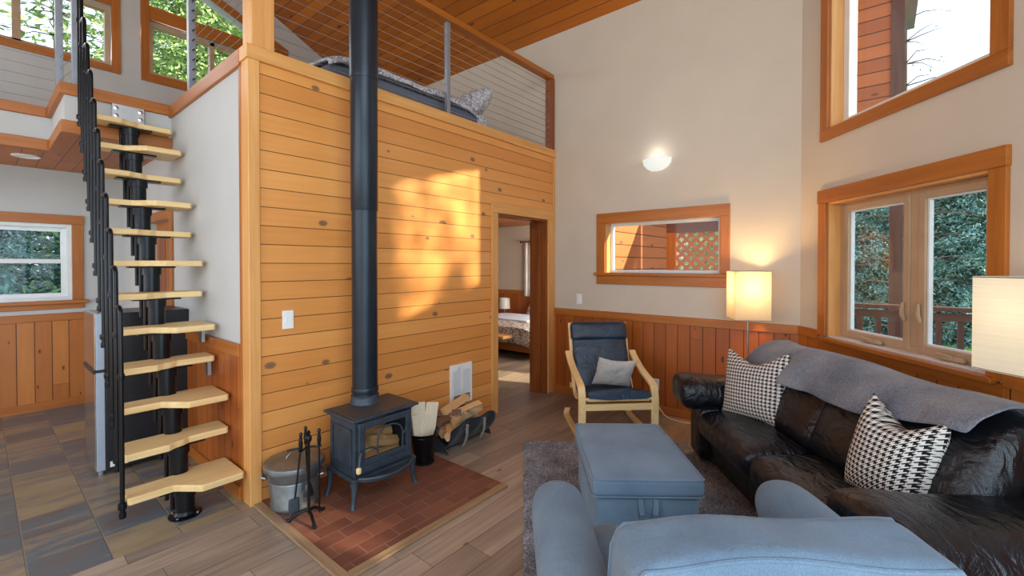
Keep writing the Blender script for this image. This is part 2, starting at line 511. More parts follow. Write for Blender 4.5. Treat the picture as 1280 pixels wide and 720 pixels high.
# ------------------------------------------------------------------ mesh helpers
class MB:
    def __init__(s, mtx=None):
        s.v = []; s.f = []; s.M = mtx

    def add(s, vs, fs):
        o = len(s.v)
        s.v += [tuple(s.M @ V(p)) if s.M else tuple(p) for p in vs]
        s.f += [tuple(i + o for i in f) for f in fs]
        return s

    def box(s, x0, x1, y0, y1, z0, z1):
        return s.hexa([(x0, y0, z0), (x1, y0, z0), (x1, y1, z0), (x0, y1, z0), (x0, y0, z1), (x1, y0, z1), (x1, y1, z1), (x0, y1, z1)])

    def hexa(s, p):
        return s.add(p, [(3, 2, 1, 0), (4, 5, 6, 7), (0, 1, 5, 4), (1, 2, 6, 5), (2, 3, 7, 6), (3, 0, 4, 7)])

    def extr(s, poly, vec):
        n = len(poly)
        a = [V(p) for p in poly]; b = [p + V(vec) for p in a]
        return s.add(a + b, [tuple(range(n - 1, -1, -1)), tuple(range(n, 2 * n))] + [(i, (i + 1) % n, n + (i + 1) % n, n + i) for i in range(n)])

    def tube(s, pts, r, seg=10, flat=1.0):
        pts = [V(p) for p in pts]
        rs = r if isinstance(r, (list, tuple)) else [r] * len(pts)
        vs = []; fs = []
        up = None
        for i, p in enumerate(pts):
            t = (pts[min(i + 1, len(pts) - 1)] - pts[max(i - 1, 0)]).normalized()
            if up is None:
                up = V((0, 0, 1)) if abs(t.z) < 0.9 else V((1, 0, 0))
            a = t.cross(up)
            if a.length < 1e-5:
                a = t.orthogonal()
            a.normalize()
            b = a.cross(t).normalized()
            up = b
            for k in range(seg):
                q = 2 * pi * k / seg
                vs.append(p + a * cos(q) * rs[i] + b * sin(q) * rs[i] * flat)
        n = len(pts)
        for i in range(n - 1):
            for k in range(seg):
                k2 = (k + 1) % seg
                fs.append((i * seg + k, i * seg + k2, (i + 1) * seg + k2, (i + 1) * seg + k))
        fs.append(tuple(range(seg - 1, -1, -1))); fs.append(tuple((n - 1) * seg + k for k in range(seg)))
        return s.add(vs, fs)

    def strap(s, pts, w, t, side):
        """flat band of width w (along side) and thickness t following pts"""
        pts = [V(p) for p in pts]; side = V(side).normalized()
        vs = []; fs = []
        for i, p in enumerate(pts):
            d = (pts[min(i + 1, len(pts) - 1)] - pts[max(i - 1, 0)]).normalized()
            nn = d.cross(side).normalized()
            vs += [p - side * w / 2 - nn * t / 2, p + side * w / 2 - nn * t / 2, p + side * w / 2 + nn * t / 2, p - side * w / 2 + nn * t / 2]
        n = len(pts)
        for i in range(n - 1):
            for k in range(4):
                k2 = (k + 1) % 4
                fs.append((i * 4 + k, i * 4 + k2, (i + 1) * 4 + k2, (i + 1) * 4 + k))
        fs.append((3, 2, 1, 0)); fs.append(tuple((n - 1) * 4 + k for k in range(4)))
        return s.add(vs, fs)

    def lathe(s, prof, c=(0, 0, 0), seg=28, a0=0.0, a1=2 * pi, sx=1.0, sy=1.0):
        full = abs(a1 - a0 - 2 * pi) < 1e-6
        m = seg if full else seg + 1
        vs = []; fs = []
        for r, z in prof:
            for k in range(m):
                q = a0 + (a1 - a0) * k / seg
                vs.append((c[0] + r * cos(q) * sx, c[1] + r * sin(q) * sy, c[2] + z))
        for i in range(len(prof) - 1):
            for k in range(seg):
                k2 = (k + 1) % m
                fs.append((i * m + k, i * m + k2, (i + 1) * m + k2, (i + 1) * m + k))
        if full:
            if prof[0][0] > 1e-6:
                fs.append(tuple(range(m - 1, -1, -1)))
            if prof[-1][0] > 1e-6:
                fs.append(tuple((len(prof) - 1) * m + k for k in range(m)))
        return s.add(vs, fs)

    def rbox(s, c, d, r, n=8, fn=None):
        """rounded (superelliptic) box: centre c, size d, radius r (<= half smallest size)"""
        hx, hy, hz = d[0] / 2, d[1] / 2, d[2] / 2
        idx = {}; vs = []; fs = []

        def key(i, j, k):
            if (i, j, k) not in idx:
                p = []
                for t, h in ((i, hx), (j, hy), (k, hz)):
                    u = t / n
                    # denser sampling inside the radius
                    p.append(h * sin((u - 0.5) * pi) if h <= r * 1.3 else h * (2 * u - 1))
                q = V(p)
                core = V([max(-h + r, min(h - r, x)) for x, h in zip(q, (hx, hy, hz))])
                e = q - core
                # push onto cube surface first
                if e.length > 1e-9:
                    q = core + e.normalized() * r
                if fn:
                    q = V(fn(q, hx, hy, hz))
                idx[(i, j, k)] = len(vs); vs.append(q + V(c))
            return idx[(i, j, k)]
        for i in range(n):
            for j in range(n):
                for k in (0, n):
                    q = (key(i, j, k), key(i + 1, j, k), key(i + 1, j + 1, k), key(i, j + 1, k)); fs.append(q if k else q[::-1])
                    q = (key(i, k, j), key(i, k, j + 1), key(i + 1, k, j + 1), key(i + 1, k, j)); fs.append(q if k else q[::-1])
                    q = (key(k, i, j), key(k, i + 1, j), key(k, i + 1, j + 1), key(k, i, j + 1)); fs.append(q if k else q[::-1])
        return s.add(vs, fs)

    def sheet(s, fn, nu, nv):
        vs = [fn(i / nu, j / nv) for i in range(nu + 1) for j in range(nv + 1)]
        fs = [(i * (nv + 1) + j, (i + 1) * (nv + 1) + j, (i + 1) * (nv + 1) + j + 1, i * (nv + 1) + j + 1) for i in range(nu) for j in range(nv)]
        return s.add(vs, fs)

    def build(s, name, mat, parent=None, smooth=False, bevel=0.0, seg=2, sub=0, solid=0.0, angle=38):
        me = bpy.data.meshes.new(name)
        me.from_pydata(s.v, [], s.f)
        bm = bmesh.new(); bm.from_mesh(me)
        bmesh.ops.recalc_face_normals(bm, faces=bm.faces)
        bm.to_mesh(me); bm.free()
        if smooth:
            for p in me.polygons:
                p.use_smooth = True
            if not sub:
                try:
                    me.set_sharp_from_angle(angle=R(angle))
                except Exception:
                    pass
        me.materials.append(M[mat] if isinstance(mat, str) else mat)
        o = bpy.data.objects.new(name, me)
        COL.objects.link(o)
        if parent is not None:
            o.parent = parent
        if solid:
            md = o.modifiers.new('thick', 'SOLIDIFY'); md.thickness = solid; md.offset = 0
        if bevel:
            md = o.modifiers.new('edge', 'BEVEL'); md.width = bevel; md.segments = seg; md.limit_method = 'ANGLE'; md.angle_limit = R(35)
        if sub:
            md = o.modifiers.new('sub', 'SUBSURF'); md.levels = sub; md.render_levels = sub
        return o


def tag(o, label, cat, group=None, kind=None):
    o['label'] = label; o['category'] = cat
    if group:
        o['group'] = group
    if kind:
        o['kind'] = kind
    return o


def thing(name, label, cat, loc=(0, 0, 0), rz=0.0, group=None, kind=None):
    o = bpy.data.objects.new(name, None)
    COL.objects.link(o)
    o.location = loc; o.rotation_euler = (0, 0, rz)
    o.empty_display_size = 0.1
    return tag(o, label, cat, group, kind)


def struct(o, label=None, cat=None):
    o['kind'] = 'structure'
    if label:
        o['label'] = label; o['category'] = cat
    return o


def dup(root, label=None, loc=None, rz=None):
    c = root.copy(); COL.objects.link(c)
    if loc is not None:
        c.location = loc
    if rz is not None:
        c.rotation_euler = (0, 0, rz)
    if label:
        c['label'] = label
    for ch in [o for o in list(bpy.data.objects) if o.parent == root]:
        d = ch.copy(); COL.objects.link(d); d.parent = c
        for gc in [o for o in list(bpy.data.objects) if o.parent == ch]:
            e = gc.copy(); COL.objects.link(e); e.parent = d
    return c


def wall(p0, d, th, L, ztop, holes=(), splits=(), z0=0.0, mb=None):
    """vertical wall with rectangular or raked openings; u runs along d from p0; holes = (u0,u1,zlo,zhi_a,zhi_b)"""
    mb = mb or MB()
    p0 = V(p0); d = V(d); th = V(th)
    us = sorted({0.0, L} | {x for h in holes for x in h[:2]} | set(splits))
    us = [u for u in us if 0 <= u <= L]

    def q(ua, ub, la, lb, ha, hb):
        if ha - la < 1e-4 and hb - lb < 1e-4:
            return
        A = p0 + d * ua; B = p0 + d * ub
        pts = []
        for za, zb in ((la, lb), (ha, hb)):
            for P_, z in ((A, za), (B, zb)):
                pts.append((P_.x, P_.y, z))
            for P_, z in ((B, zb), (A, za)):
                pts.append((P_.x + th.x, P_.y + th.y, z))
        mb.hexa(pts)
    for ua, ub in zip(us[:-1], us[1:]):
        la = lb = z0
        m = (ua + ub) / 2
        for h in sorted([h for h in holes if h[0] <= m <= h[1]], key=lambda h: h[2]):
            q(ua, ub, la, lb, h[2], h[2])
            f = lambda u: h[3] + (h[4] - h[3]) * (u - h[0]) / (h[1] - h[0])
            la, lb = f(ua), f(ub)
        q(ua, ub, la, lb, ztop(ua), ztop(ub))
    return mb


# ------------------------------------------------------------------ geometry constants (metres)
YP, X0, XF, YC, YK, ZL = 3.0, 1.08, 4.405, 0.52, 6.67, 2.855
WX, WY = 0.786, 0.618            # direction of the window wall, seen from its near end to the corner
NX, NY = 0.618, -0.786           # outward normal of the window wall
RZW = atan2(-WY, -WX)            # local x = along the window wall away from the corner, local y = outward
CORNER = V((XF, YC, 0))
RIDGE = -0.6


def zc(x):
    return 4.225 + 0.487 * (XF - x) if x >= RIDGE else 4.225 + 0.487 * (XF - RIDGE) - 0.487 * (RIDGE - x)


def wl(s, y=0.0, z=0.0):
    """point of the window-wall frame in world coordinates"""
    return V((CORNER.x - WX * s + NX * y, CORNER.y - WY * s + NY * y, z))


# ------------------------------------------------------------------ room shell
XB = 1.9   # where the window wall meets the back wall
SB = (XF - XB) / WX
YBK = YC - WY * SB
XL = -3.2
fl = MB()
fl.extr([(XL, YBK, -0.1), (XB, YBK, -0.1), (XF, YC, -0.1), (XF, YP, -0.1), (XL, YP, -0.1)], (0, 0, 0.1))
fl.box(3.3, 7.2, YP, YK, -0.1, 0.0)
struct(fl.build('floor', 'floor_wood'), 'grey brown wood plank floor of the living room', 'floor')
struct(MB().box(XL, 3.3, YP, YK, -0.1, 0.0).build('floor_kitchen', 'slate'), 'multicoloured slate tile floor under the stairs and kitchen', 'floor')

# ceilings
ce = MB()
T = 0.12
ce.extr([(x, y, zc(x)) for x, y in ((RIDGE, -1.62), (XB + .1, -1.62), (XF + .15, YC - .12), (XF + .15, YK), (RIDGE, YK))], (0, 0, T))
ce.hexa([(XL, -1.62, zc(XL)), (RIDGE, -1.62, zc(RIDGE)), (RIDGE, YK, zc(RIDGE)), (XL, YK, zc(XL)),
         (XL, -1.62, zc(XL) + T), (RIDGE, -1.62, zc(RIDGE) + T), (RIDGE, YK, zc(RIDGE) + T), (XL, YK, zc(XL) + T)])
struct(ce.build('ceiling', 'pine_ceiling'), 'sloped knotty pine plank ceiling over the loft', 'ceiling')

# far wall: with the interior-looking window on to the covered deck
FW = (1.145, 2.325, 1.415, 1.95)
fw = wall((XF, YC, 0), UY, (0.14, 0, 0), YP + .12 - YC, lambda u: zc(XF), [(FW[0] - YC, FW[1] - YC, FW[2], FW[3], FW[3])])
fw.box(XF, XF + .14, YP + .12, YK, 2.6, zc(XF))
struct(fw.build('wall_far', 'plaster'), 'cream far wall carrying the wall lamp and wide low window', 'wall')

# window wall
W2 = (0.33, 1.518, 0.955, 1.972)
WU = (0.342, 1.518, 2.527, 3.78)
zw = lambda s: zc(XF - WX * s)
ww = wall(CORNER, (-WX, -WY, 0), (NX * .16, NY * .16, 0), SB,
          zw, [(W2[0], W2[1], W2[2], W2[3], W2[3]), (WU[0], WU[1], WU[2], WU[3], WU[3]), (2.26, 2.62, 1.38, 1.74, 1.74)])  # third opening lies out of view, shaped so sun lands on the hearth
struct(ww.build('wall_window', 'plaster'), 'cream wall behind the black sofa with two wood framed windows', 'wall')

# back and left walls behind the camera, with openings added to let sky light in
bw = wall((XB, YBK, 0), (-1, 0, 0), (0, -.14, 0), XB - XL, lambda u: zc(XB - u), [(0.5, 4.9, 0.1, 2.3, 2.3), (0.7, 4.7, 3.0, 5.0, 5.0)], splits=[XB - RIDGE])
struct(bw.build('wall_back', 'plaster'), 'back wall behind the viewpoint', 'wall')
lw = wall((XL, YBK, 0), UY, (-.14, 0, 0), YK - YBK, lambda u: zc(XL), [(1.3, 5.8, .7, 3.9, 3.9), (6.1, 7.9, .9, 2.1, 2.1)])
struct(lw.build('wall_left', 'plaster'), 'left side wall of the house', 'wall')

# kitchen / gable wall with three windows
KW = (-0.55, 0.655, 1.125, 1.93)
GA = (-0.75, 0.99, 3.735, 4.40)
GB1 = (1.33, 2.62, 3.76, 4.39)
rk = lambda x: 4.908 - 0.42 * (x - 1.956)
GB2 = (1.33, 2.72, 4.55, rk(1.33), rk(2.72) - 0.0)
gw = wall((XL, YK, 0), UX, (0, .16, 0), XF - XL, lambda u: zc(XL + u),
          [(h[0] - XL, h[1] - XL) + tuple(h[2:4]) + (h[-1],) for h in (KW, GA, GB1, GB2)], splits=[RIDGE - XL])
struct(gw.build('wall_kitchen', 'plaster_cool'), 'white gable wall behind the kitchen and the loft', 'wall')

# partition box under the loft: knotty pine front, white side
D0, D1, DH = 3.372, 4.256, 2.022
pw = wall((X0 + .02, YP, 0), UX, (0, .12, 0), XF - X0 - .02, lambda u: 2.77, [(D0 - X0 - .02, D1 - X0 - .02, 0, DH, DH)])
struct(pw.build('wall_partition', 'pine_wall'), 'knotty pine plank partition wall behind the wood stove', 'wall')
sw = wall((X0, YP + .03, 0), UY, (.12, 0, 0), YK - YP - .03, lambda u: 2.77, [(4.73 - YP - .03, 5.45 - YP - .03, 0, 1.9, 1.9)])
struct(sw.build('wall_side', 'plaster_cool'), 'white side wall beside the stair', 'wall')

# loft floor slab with fascia
YA, YB2, XA = 4.68, 5.55, 0.42
lf = MB()
lf.box(X0 + .02, XF, YP + .02, YK, 2.60, ZL - .01)
lf.box(XA + .01, X0 + .02, YA + .01, YK, 2.56, ZL - .01)
lf.box(XL, XA + .01, YB2 + .01, YK, 2.56, ZL - .01)
struct(lf.build('floor_loft', 'plaster_cool'), 'white edged loft floor over the kitchen', 'floor')
kc = MB()
kc.box(XA + .02, X0, YA + .02, YK, 2.49, 2.56)
kc.box(XL, XA + .02, YB2 + .02, YK, 2.49, 2.56)
struct(kc.build('ceiling_kitchen', 'pine_ceiling'), 'pine plank ceiling under the loft walkway', 'ceiling')
TN = [0]


def trim(mb, mat, label, bevel=0.003):
    TN[0] += 1
    return struct(mb.build('trim_%d' % TN[0], mat, bevel=bevel, seg=1), label, 'trim')


trim(MB().box(X0 - .02, XF, YP - .022, YP + .1, 2.768, ZL), 'pale_x', 'pale pine cap board along the loft edge above the stove')
trim(MB().box(X0 - .022, X0 + .1, YP + .1, YA + .02, 2.752, ZL), 'trim_y', 'wood cap board on top of the white stair side wall')
trim(MB().box(XA - .02, X0 - .02, YA - .022, YA + .06, 2.77, ZL), 'trim_x', 'wood cap board on the loft edge at the head of the stair')
trim(MB().box(XA - .022, XA + .06, YA + .06, YB2 + .06, 2.77, ZL), 'trim_y', 'short wood cap board at the notch of the loft edge')
trim(MB().box(XL, XA - .022, YB2 - .022, YB2 + .06, 2.77, ZL), 'trim_x', 'wood cap board along the loft walkway at upper left')
trim(MB().box(XA - .012, X0, YA - .014, YA + .05, 2.485, 2.578), 'trim_x', 'lower wood board of the loft edge behind the stair head')
trim(MB().box(XA - .014, XA + .05, YA + .05, YB2 + .05, 2.485, 2.578), 'trim_y', 'short lower wood board at the loft notch')
trim(MB().box(XL, XA - .014, YB2 - .014, YB2 + .05, 2.485, 2.578), 'trim_x', 'lower wood board under the loft walkway at upper left')
# corner post of the partition
trim(MB().box(X0 - .012, X0 + .055, YP - .018, YP + .09, 0, 2.768), 'pale_z', 'pale pine corner board of the partition wall')
trim(MB().box(X0 - .014, X0, YP + .09, YP + .13, 0, 2.752), 'trim_z', 'narrow wood corner strip on the white side wall')
trim(MB().box(XF - .035, XF, YP - .012, YP, 0, 2.768), 'pale_z', 'narrow pine strip where the partition meets the far wall')
# wainscot panels and their caps
RW = 0.915


def wains(p0, p1, nrm, mat, capmat, name):
    p0 = V(p0); p1 = V(p1); n = V(nrm)
    d = (p1 - p0)
    mb = MB(); mb.extr([p0, p1, p1 + n * .014, p0 + n * .014], (0, 0, RW))
    trim(mb, mat, 'vertical pine board wainscot ' + name, 0)
    mb = MB(); mb.extr([p0 + V((0, 0, RW - .002)), p1 + V((0, 0, RW - .002)), p1 + n * .026 + V((0, 0, RW - .002)), p0 + n * .026 + V((0, 0, RW - .002))], (0, 0, .078))
    trim(mb, capmat, 'wood cap rail of the wainscot ' + name)
    mb = MB(); mb.extr([p0, p1, p1 + n * .024, p0 + n * .024], (0, 0, .085))
    struct(mb.build('baseboard_' + name.split()[-1], capmat), 'wood baseboard ' + name, 'baseboard')


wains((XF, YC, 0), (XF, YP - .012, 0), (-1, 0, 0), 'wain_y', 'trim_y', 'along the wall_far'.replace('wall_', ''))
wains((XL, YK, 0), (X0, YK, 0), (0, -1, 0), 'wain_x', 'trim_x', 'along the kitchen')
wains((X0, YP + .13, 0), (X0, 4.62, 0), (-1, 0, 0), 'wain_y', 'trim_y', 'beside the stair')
# window wall wainscot, local frame so that the boards run across it
r = thing('trim_sofa_wainscot', 'vertical pine wainscot on the window wall behind the sofa', 'trim', CORNER, RZW, kind='structure')
MB().box(0, SB, -.014, 0, 0, RW).build('boards', 'wain_x', r)
MB().box(0, W2[0] - .08, -.026, 0, RW, RW + .076).build('cap', 'trim_x', r, bevel=.003)
MB().box(W2[1] + .08, SB, -.026, 0, RW, RW + .076).build('cap', 'trim_x', r, bevel=.003)
MB().box(W2[0] - .08, W2[1] + .08, -.02, 0, .86, RW + .01).build('panel', 'trim_x', r)
MB().box(0, SB, -.024, 0, 0, .085).build('baseboard', 'trim_x', r)

# door casing of the bedroom door
dr = thing('door_1', 'wood cased doorway into the bedroom', 'door', kind='structure')
MB().box(D0 - .088, D0, YP - .02, YP, 0, DH).build('casing', 'pale_z', dr, bevel=.003)
MB().box(D1, D1 + .1, YP - .02, YP, 0, DH).build('casing', 'pale_z', dr, bevel=.003)
MB().box(D0 - .088, D1 + .1, YP - .022, YP, DH, DH + .108).build('head_casing', 'pale_x', dr, bevel=.003)
MB().box(D0 - .001, D0 + .02, YP, YP + .14, 0, DH).build('jamb', 'trim_z', dr)
MB().box(D1 - .03, D1 + .001, YP - .004, YP + .2, 0, DH).build('jamb', 'dark_z', dr)
MB().box(D0, D1, YP, YP + .14, DH - .02, DH + .001).build('jamb_head', 'dark_x', dr)
MB().box(D1 - .075, D1 - .03, YP + .06, YP + .2, 0, DH - .02).build('door_slab', 'dark_z', dr, bevel=.003)

# bedroom beyond the doorway
XBR = 7.0
bd = wall((XBR, YP - .1, 0), UY, (.14, 0, 0), YK - YP + .1, lambda u: 2.45, [(4.25 - YP + .1, 5.4 - YP + .1, 1.0, 1.9, 1.9)])
struct(bd.build('wall_bedroom', 'plaster'), 'cream bedroom end wall seen through the doorway', 'wall')
struct(MB().box(XF, XBR + .14, YK, YK + .16, 0, 2.45).build('wall_bedroom_back', 'plaster'), 'bedroom back wall', 'wall')
MBs = wall((XF + .14, 2.62, 0), UX, (0, .4, 0), XBR - XF + .0, lambda u: 2.45, [(5.3 - XF - .14, 6.5 - XF - .14, .85, 1.12, 1.12), (4.62 - XF - .14, 5.3 - XF - .14, .1, .8, .8)])  # unseen low opening added to put sun on the bedroom floor
struct(MBs.build('wall_bedroom_side', 'plaster'), 'bedroom side wall', 'wall')
struct(MB().box(3.3, XBR, YP + .12, YK, 2.28, 2.45).build('ceiling_bedroom', 'pine_ceiling'), 'pine ceiling of the bedroom', 'ceiling')
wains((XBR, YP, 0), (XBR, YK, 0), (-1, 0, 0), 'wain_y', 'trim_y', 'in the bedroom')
# side door in the box wall beside the fridge
dk = thing('door_2', 'wood cased doorway behind the fridge', 'door', kind='structure')
for y0, y1, z0, z1, mt in ((4.65, 4.73, 0, 1.9, 'trim_z'), (5.45, 5.53, 0, 1.9, 'trim_z'), (4.65, 5.53, 1.9, 1.985, 'trim_y')):
    MB().box(X0 - .02, X0, y0, y1, z0, z1).build('casing', mt, dk, bevel=.003)
MB().box(X0 + .05, X0 + .09, 4.73, 5.45, 0, 1.9).build('door_slab', 'trim_z', dk)
for y0, y1 in ((4.82, 5.05), (5.13, 5.36)):
    for z0, z1 in ((.2, .85), (1.0, 1.75)):
        MB().box(X0 + .044, X0 + .052, y0, y1, z0, z1).build('door_panel', 'dark_z', dk, bevel=.004)


# ------------------------------------------------------------------ windows
def box_frame(mb, u0, u1, z0, z1, t, y0, y1, swap=None):
    """rectangular frame of bar width t"""
    for a, b, c, d in ((u0, u0 + t, z0, z1), (u1 - t, u1, z0, z1), (u0 + t, u1 - t, z0, z0 + t), (u0 + t, u1 - t, z1 - t, z1)):
        mb.box(a, b, y0, y1, c, d)
    return mb


# window_1: two-light casement behind the sofa (local frame of the window wall)
w = thing('window_1', 'two pane casement window in orange wood casing behind the sofa', 'window', CORNER, RZW, kind='structure')
a, b, z0, z1 = W2
MB().box(a - .082, a, -.022, 0, z0, z1).build('casing', 'trim_z', w, bevel=.003)
MB().box(b, b + .085, -.022, 0, z0 - .02, z1).build('casing', 'trim_z', w, bevel=.003)
MB().box(a - .085, b + .09, -.028, 0, z1, z1 + .1).build('head_casing', 'trim_x', w, bevel=.003)
MB().box(a - .03, b + .05, -.05, 0.0, z0 - .035, z0 - .005).build('sill_nosing', 'trim_x', w, bevel=.004)
MB().box(a, b, -.0, .16, z0 - .03, z0 + .006).build('sill', 'stool_white', w)
MB().box(a, a + .015, .0, .16, z0, z1).build('jamb', 'pale_z', w)
MB().box(b - .015, b, .0, .16, z0, z1).build('jamb', 'pale_z', w)
MB().box(a, b, .0, .16, z1 - .015, z1).build('jamb_head', 'pale_x', w)
fm = box_frame(MB(), a + .015, b - .015, z0, z1 - .015, .045, .085, .15)
fm.box((a + b) / 2 + .035, (a + b) / 2 + .095, .085, .15, z0 + .045, z1 - .06)
fm.build('window_frame', 'taupe', w, bevel=.003)
mx = (a + b) / 2 + .065
for i, (u0, u1) in enumerate(((a + .06, mx - .03), (mx + .03, b - .06))):
    sh = box_frame(MB(), u0, u1, z0 + .018, z1 - .03, .045, .078, .125).build('sash', 'taupe', w, bevel=.004)
    box_frame(MB(), u0 + .043, u1 - .043, z0 + .061, z1 - .073, .012, .095, .12).build('bead', 'white_vinyl', sh)
    MB().box(u0 + .045, u1 - .045, .104, .110, z0 + .062, z1 - .074).build('pane', 'pane', sh)
    um = (u0 + u1) / 2 + .02
    ck = MB(); ck.rbox((um, .062, z0 + .022), (.15, .035, .03), .014, 6)
    ck.tube([(um + .02, .05, z0 + .03), (um - .03, .04, z0 + .04), (um - .07, .045, z0 + .035)], [.009, .008, .011], 8)
    ck.build('crank_handle', 'taupe', w, smooth=True)
    lx = mx - .055 if i == 0 else mx + .055
    MB().tube([(lx, .07, z0 + .2), (lx, .055, z0 + .24), (lx, .06, z0 + .31)], [.012, .013, .008], 8).build('latch', 'taupe', w, smooth=True)

# window_2: upper window
w = thing('window_2', 'tall upper window in orange wood casing showing bright sky', 'window', CORNER, RZW, kind='structure')
a, b, z0, z1 = WU
MB().box(a - .08, a, -.022, 0, z0, z1 + .08).build('casing', 'trim_z', w, bevel=.003)
MB().box(b, b + .09, -.022, 0, z0, z1 + .08).build('casing', 'trim_z', w, bevel=.003)
MB().box(a - .08, b + .09, -.024, 0, z0 - .08, z0).build('apron', 'trim_x', w, bevel=.003)
MB().box(a, b, 0, .16, z0 - .002, z0 + .014).build('sill', 'pale_x', w)
MB().box(a, a + .015, 0, .16, z0, z1).build('jamb', 'pale_z', w)
MB().box(b - .015, b, 0, .16, z0, z1).build('jamb', 'pale_z', w)
box_frame(MB(), a + .015, b - .015, z0 + .014, z1, .055, .09, .15).build('window_frame', 'white_vinyl', w, bevel=.003)
MB().box(a + .07, b - .07, .115, .121, z0 + .06, z1 - .05).build('pane', 'pane', w)

# window_3: wide low window in the far wall (world coordinates)
w = thing('window_3', 'wide low window in the far wall looking onto a lattice', 'window', kind='structure')
y0, y1, z0, z1 = FW
MB().box(XF - .022, XF, y0 - .08, y0, z0, z1).build('casing', 'trim_z', w, bevel=.003)
MB().box(XF - .022, XF, y1, y1 + .1, z0, z1).build('casing', 'trim_z', w, bevel=.003)
MB().box(XF - .024, XF, y0 - .08, y1 + .1, z1, z1 + .11).build('head_casing', 'trim_y', w, bevel=.003)
MB().box(XF - .05, XF + .1, y0 - .09, y1 + .125, z0 - .03, z0).build('sill', 'trim_y', w, bevel=.004)
MB().box(XF - .022, XF, y0 - .08, y1 + .1, z0 - .125, z0 - .03).build('apron', 'trim_y', w, bevel=.003)
MB().box(XF, XF + .14, y1 - .015, y1, z0, z1).build('jamb', 'pale_z', w)
MB().box(XF, XF + .14, y0, y0 + .015, z0, z1).build('jamb', 'pale_z', w)
fm = MB()
for yy0, yy1, zz0, zz1 in ((y0 + .015, y0 + .045, z0, z1), (y1 - .045, y1 - .015, z0, z1), (y0 + .045, y1 - .045, z0, z0 + .03), (y0 + .045, y1 - .045, z1 - .03, z1)):
    fm.box(XF + .09, XF + .13, yy0, yy1, zz0, zz1)
fm.build('window_frame', 'white_vinyl', w)
MB().box(XF + .108, XF + .113, y0 + .04, y1 - .04, z0 + .025, z1 - .025).build('pane', 'pane', w)

# window_4: white double hung kitchen window
w = thing('window_4', 'white double hung kitchen window in wood casing at far left', 'window', kind='structure')
a, b, z0, z1 = KW
MB().box(b, b + .09, YK - .022, YK, z0, z1).build('casing', 'trim_z', w, bevel=.003)
MB().box(a - .09, a, YK - .022, YK, z0, z1).build('casing', 'trim_z', w, bevel=.003)
MB().box(a - .1, b + .095, YK - .024, YK, z1, z1 + .095).build('head_casing', 'trim_x', w, bevel=.003)
MB().box(a - .12, b + .125, YK - .06, YK + .02, z0 - .035, z0).build('sill', 'trim_x', w, bevel=.004)
MB().box(a - .1, b + .095, YK - .02, YK, z0 - .09, z0 - .035).build('apron', 'trim_x', w, bevel=.003)
box_frame(MB(), a, b, z0, z1, .035, YK + .02, YK + .14).build('window_frame', 'white_vinyl', w, bevel=.002)
zm = 1.535
for i, (q0, q1, yy) in enumerate(((zm - .02, z1 - .035, YK + .09), (z0 + .035, zm + .025, YK + .055))):
    sh = box_frame(MB(), a + .035, b - .035, q0, q1, .042, yy, yy + .034).build('sash', 'white_vinyl', w, bevel=.002)
    MB().box(a + .07, b - .07, yy + .015, yy + .02, q0 + .035, q1 - .035).build('pane', 'pane', sh)

# window_5 / window_6: gable windows in the loft
w = thing('window_5', 'wide loft gable window in wood casing at upper left corner', 'window', kind='structure')
a, b, z0, z1 = GA
MB().box(b, b + .078, YK - .024, YK, z0 - .075, z1 + .16).build('casing', 'trim_z', w, bevel=.003)
MB().box(a - .08, b, YK - .024, YK, z0 - .075, z0).build('sill_casing', 'trim_x', w, bevel=.003)
MB().box(a - .08, b, YK - .024, YK, z1, z1 + .16).build('head_casing', 'trim_x', w, bevel=.003)
fm = box_frame(MB(), a, b, z0, z1, .045, YK + .05, YK + .13)
fm.box(.25, .31, YK + .05, YK + .13, z0, z1)
fm.build('window_frame', 'taupe', w)
MB().box(a + .03, b - .03, YK + .09, YK + .096, z0 + .03, z1 - .03).build('pane', 'pane', w)
w = thing('window_6', 'raked loft gable window with a triangular upper light', 'window', kind='structure')
a, b, z0, z1 = GB1
MB().box(a - .082, a, YK - .024, YK, z0 - .1, rk(a) + .1).build('casing', 'trim_z', w, bevel=.003)
MB().box(a, b + .1, YK - .024, YK, z0 - .1, z0).build('sill_casing', 'trim_x', w, bevel=.003)
MB().box(b, b + .08, YK - .024, YK, z0, z1).build('casing', 'trim_z', w, bevel=.003)
MB().box(a, b + .2, YK - .03, YK + .02, z1, z1 + .16).build('transom_beam', 'trim_x', w, bevel=.003)
MB().extr([(a, YK - .026, rk(a)), (GB2[1] + .2, YK - .026, rk(GB2[1] + .2)), (GB2[1] + .2, YK - .026, rk(GB2[1] + .2) + .1), (a, YK - .026, rk(a) + .1)], (0, .03, 0)).build('rake_casing', 'trim_x', w)
fm = box_frame(MB(), a, b, z0, z1, .045, YK + .05, YK + .13)
fm.box(1.96, 2.01, YK + .05, YK + .13, z0, z1)
fm.build('window_frame', 'taupe', w)
MB().box(a + .03, b - .03, YK + .09, YK + .096, z0 + .03, z1 - .03).build('pane', 'pane', w)
MB().extr([(a, YK + .09, 4.55), (GB2[1], YK + .09, 4.55), (GB2[1], YK + .09, rk(GB2[1])), (a, YK + .09, rk(a))], (0, .006, 0)).build('upper_pane', 'pane', w)
# bedroom window
w = thing('window_7', 'bedroom window behind the pale curtain', 'window', kind='structure')
fm = MB()
for yy0, yy1, zz0, zz1 in ((4.25, 4.3, 1.0, 1.9), (5.35, 5.4, 1.0, 1.9), (4.3, 5.35, 1.0, 1.05), (4.3, 5.35, 1.85, 1.9)):
    fm.box(XBR + .02, XBR + .08, yy0, yy1, zz0, zz1)
fm.build('window_frame', 'white_vinyl', w)
MB().box(XBR + .045, XBR + .05, 4.29, 5.36, 1.04, 1.86).build('pane', 'pane', w)

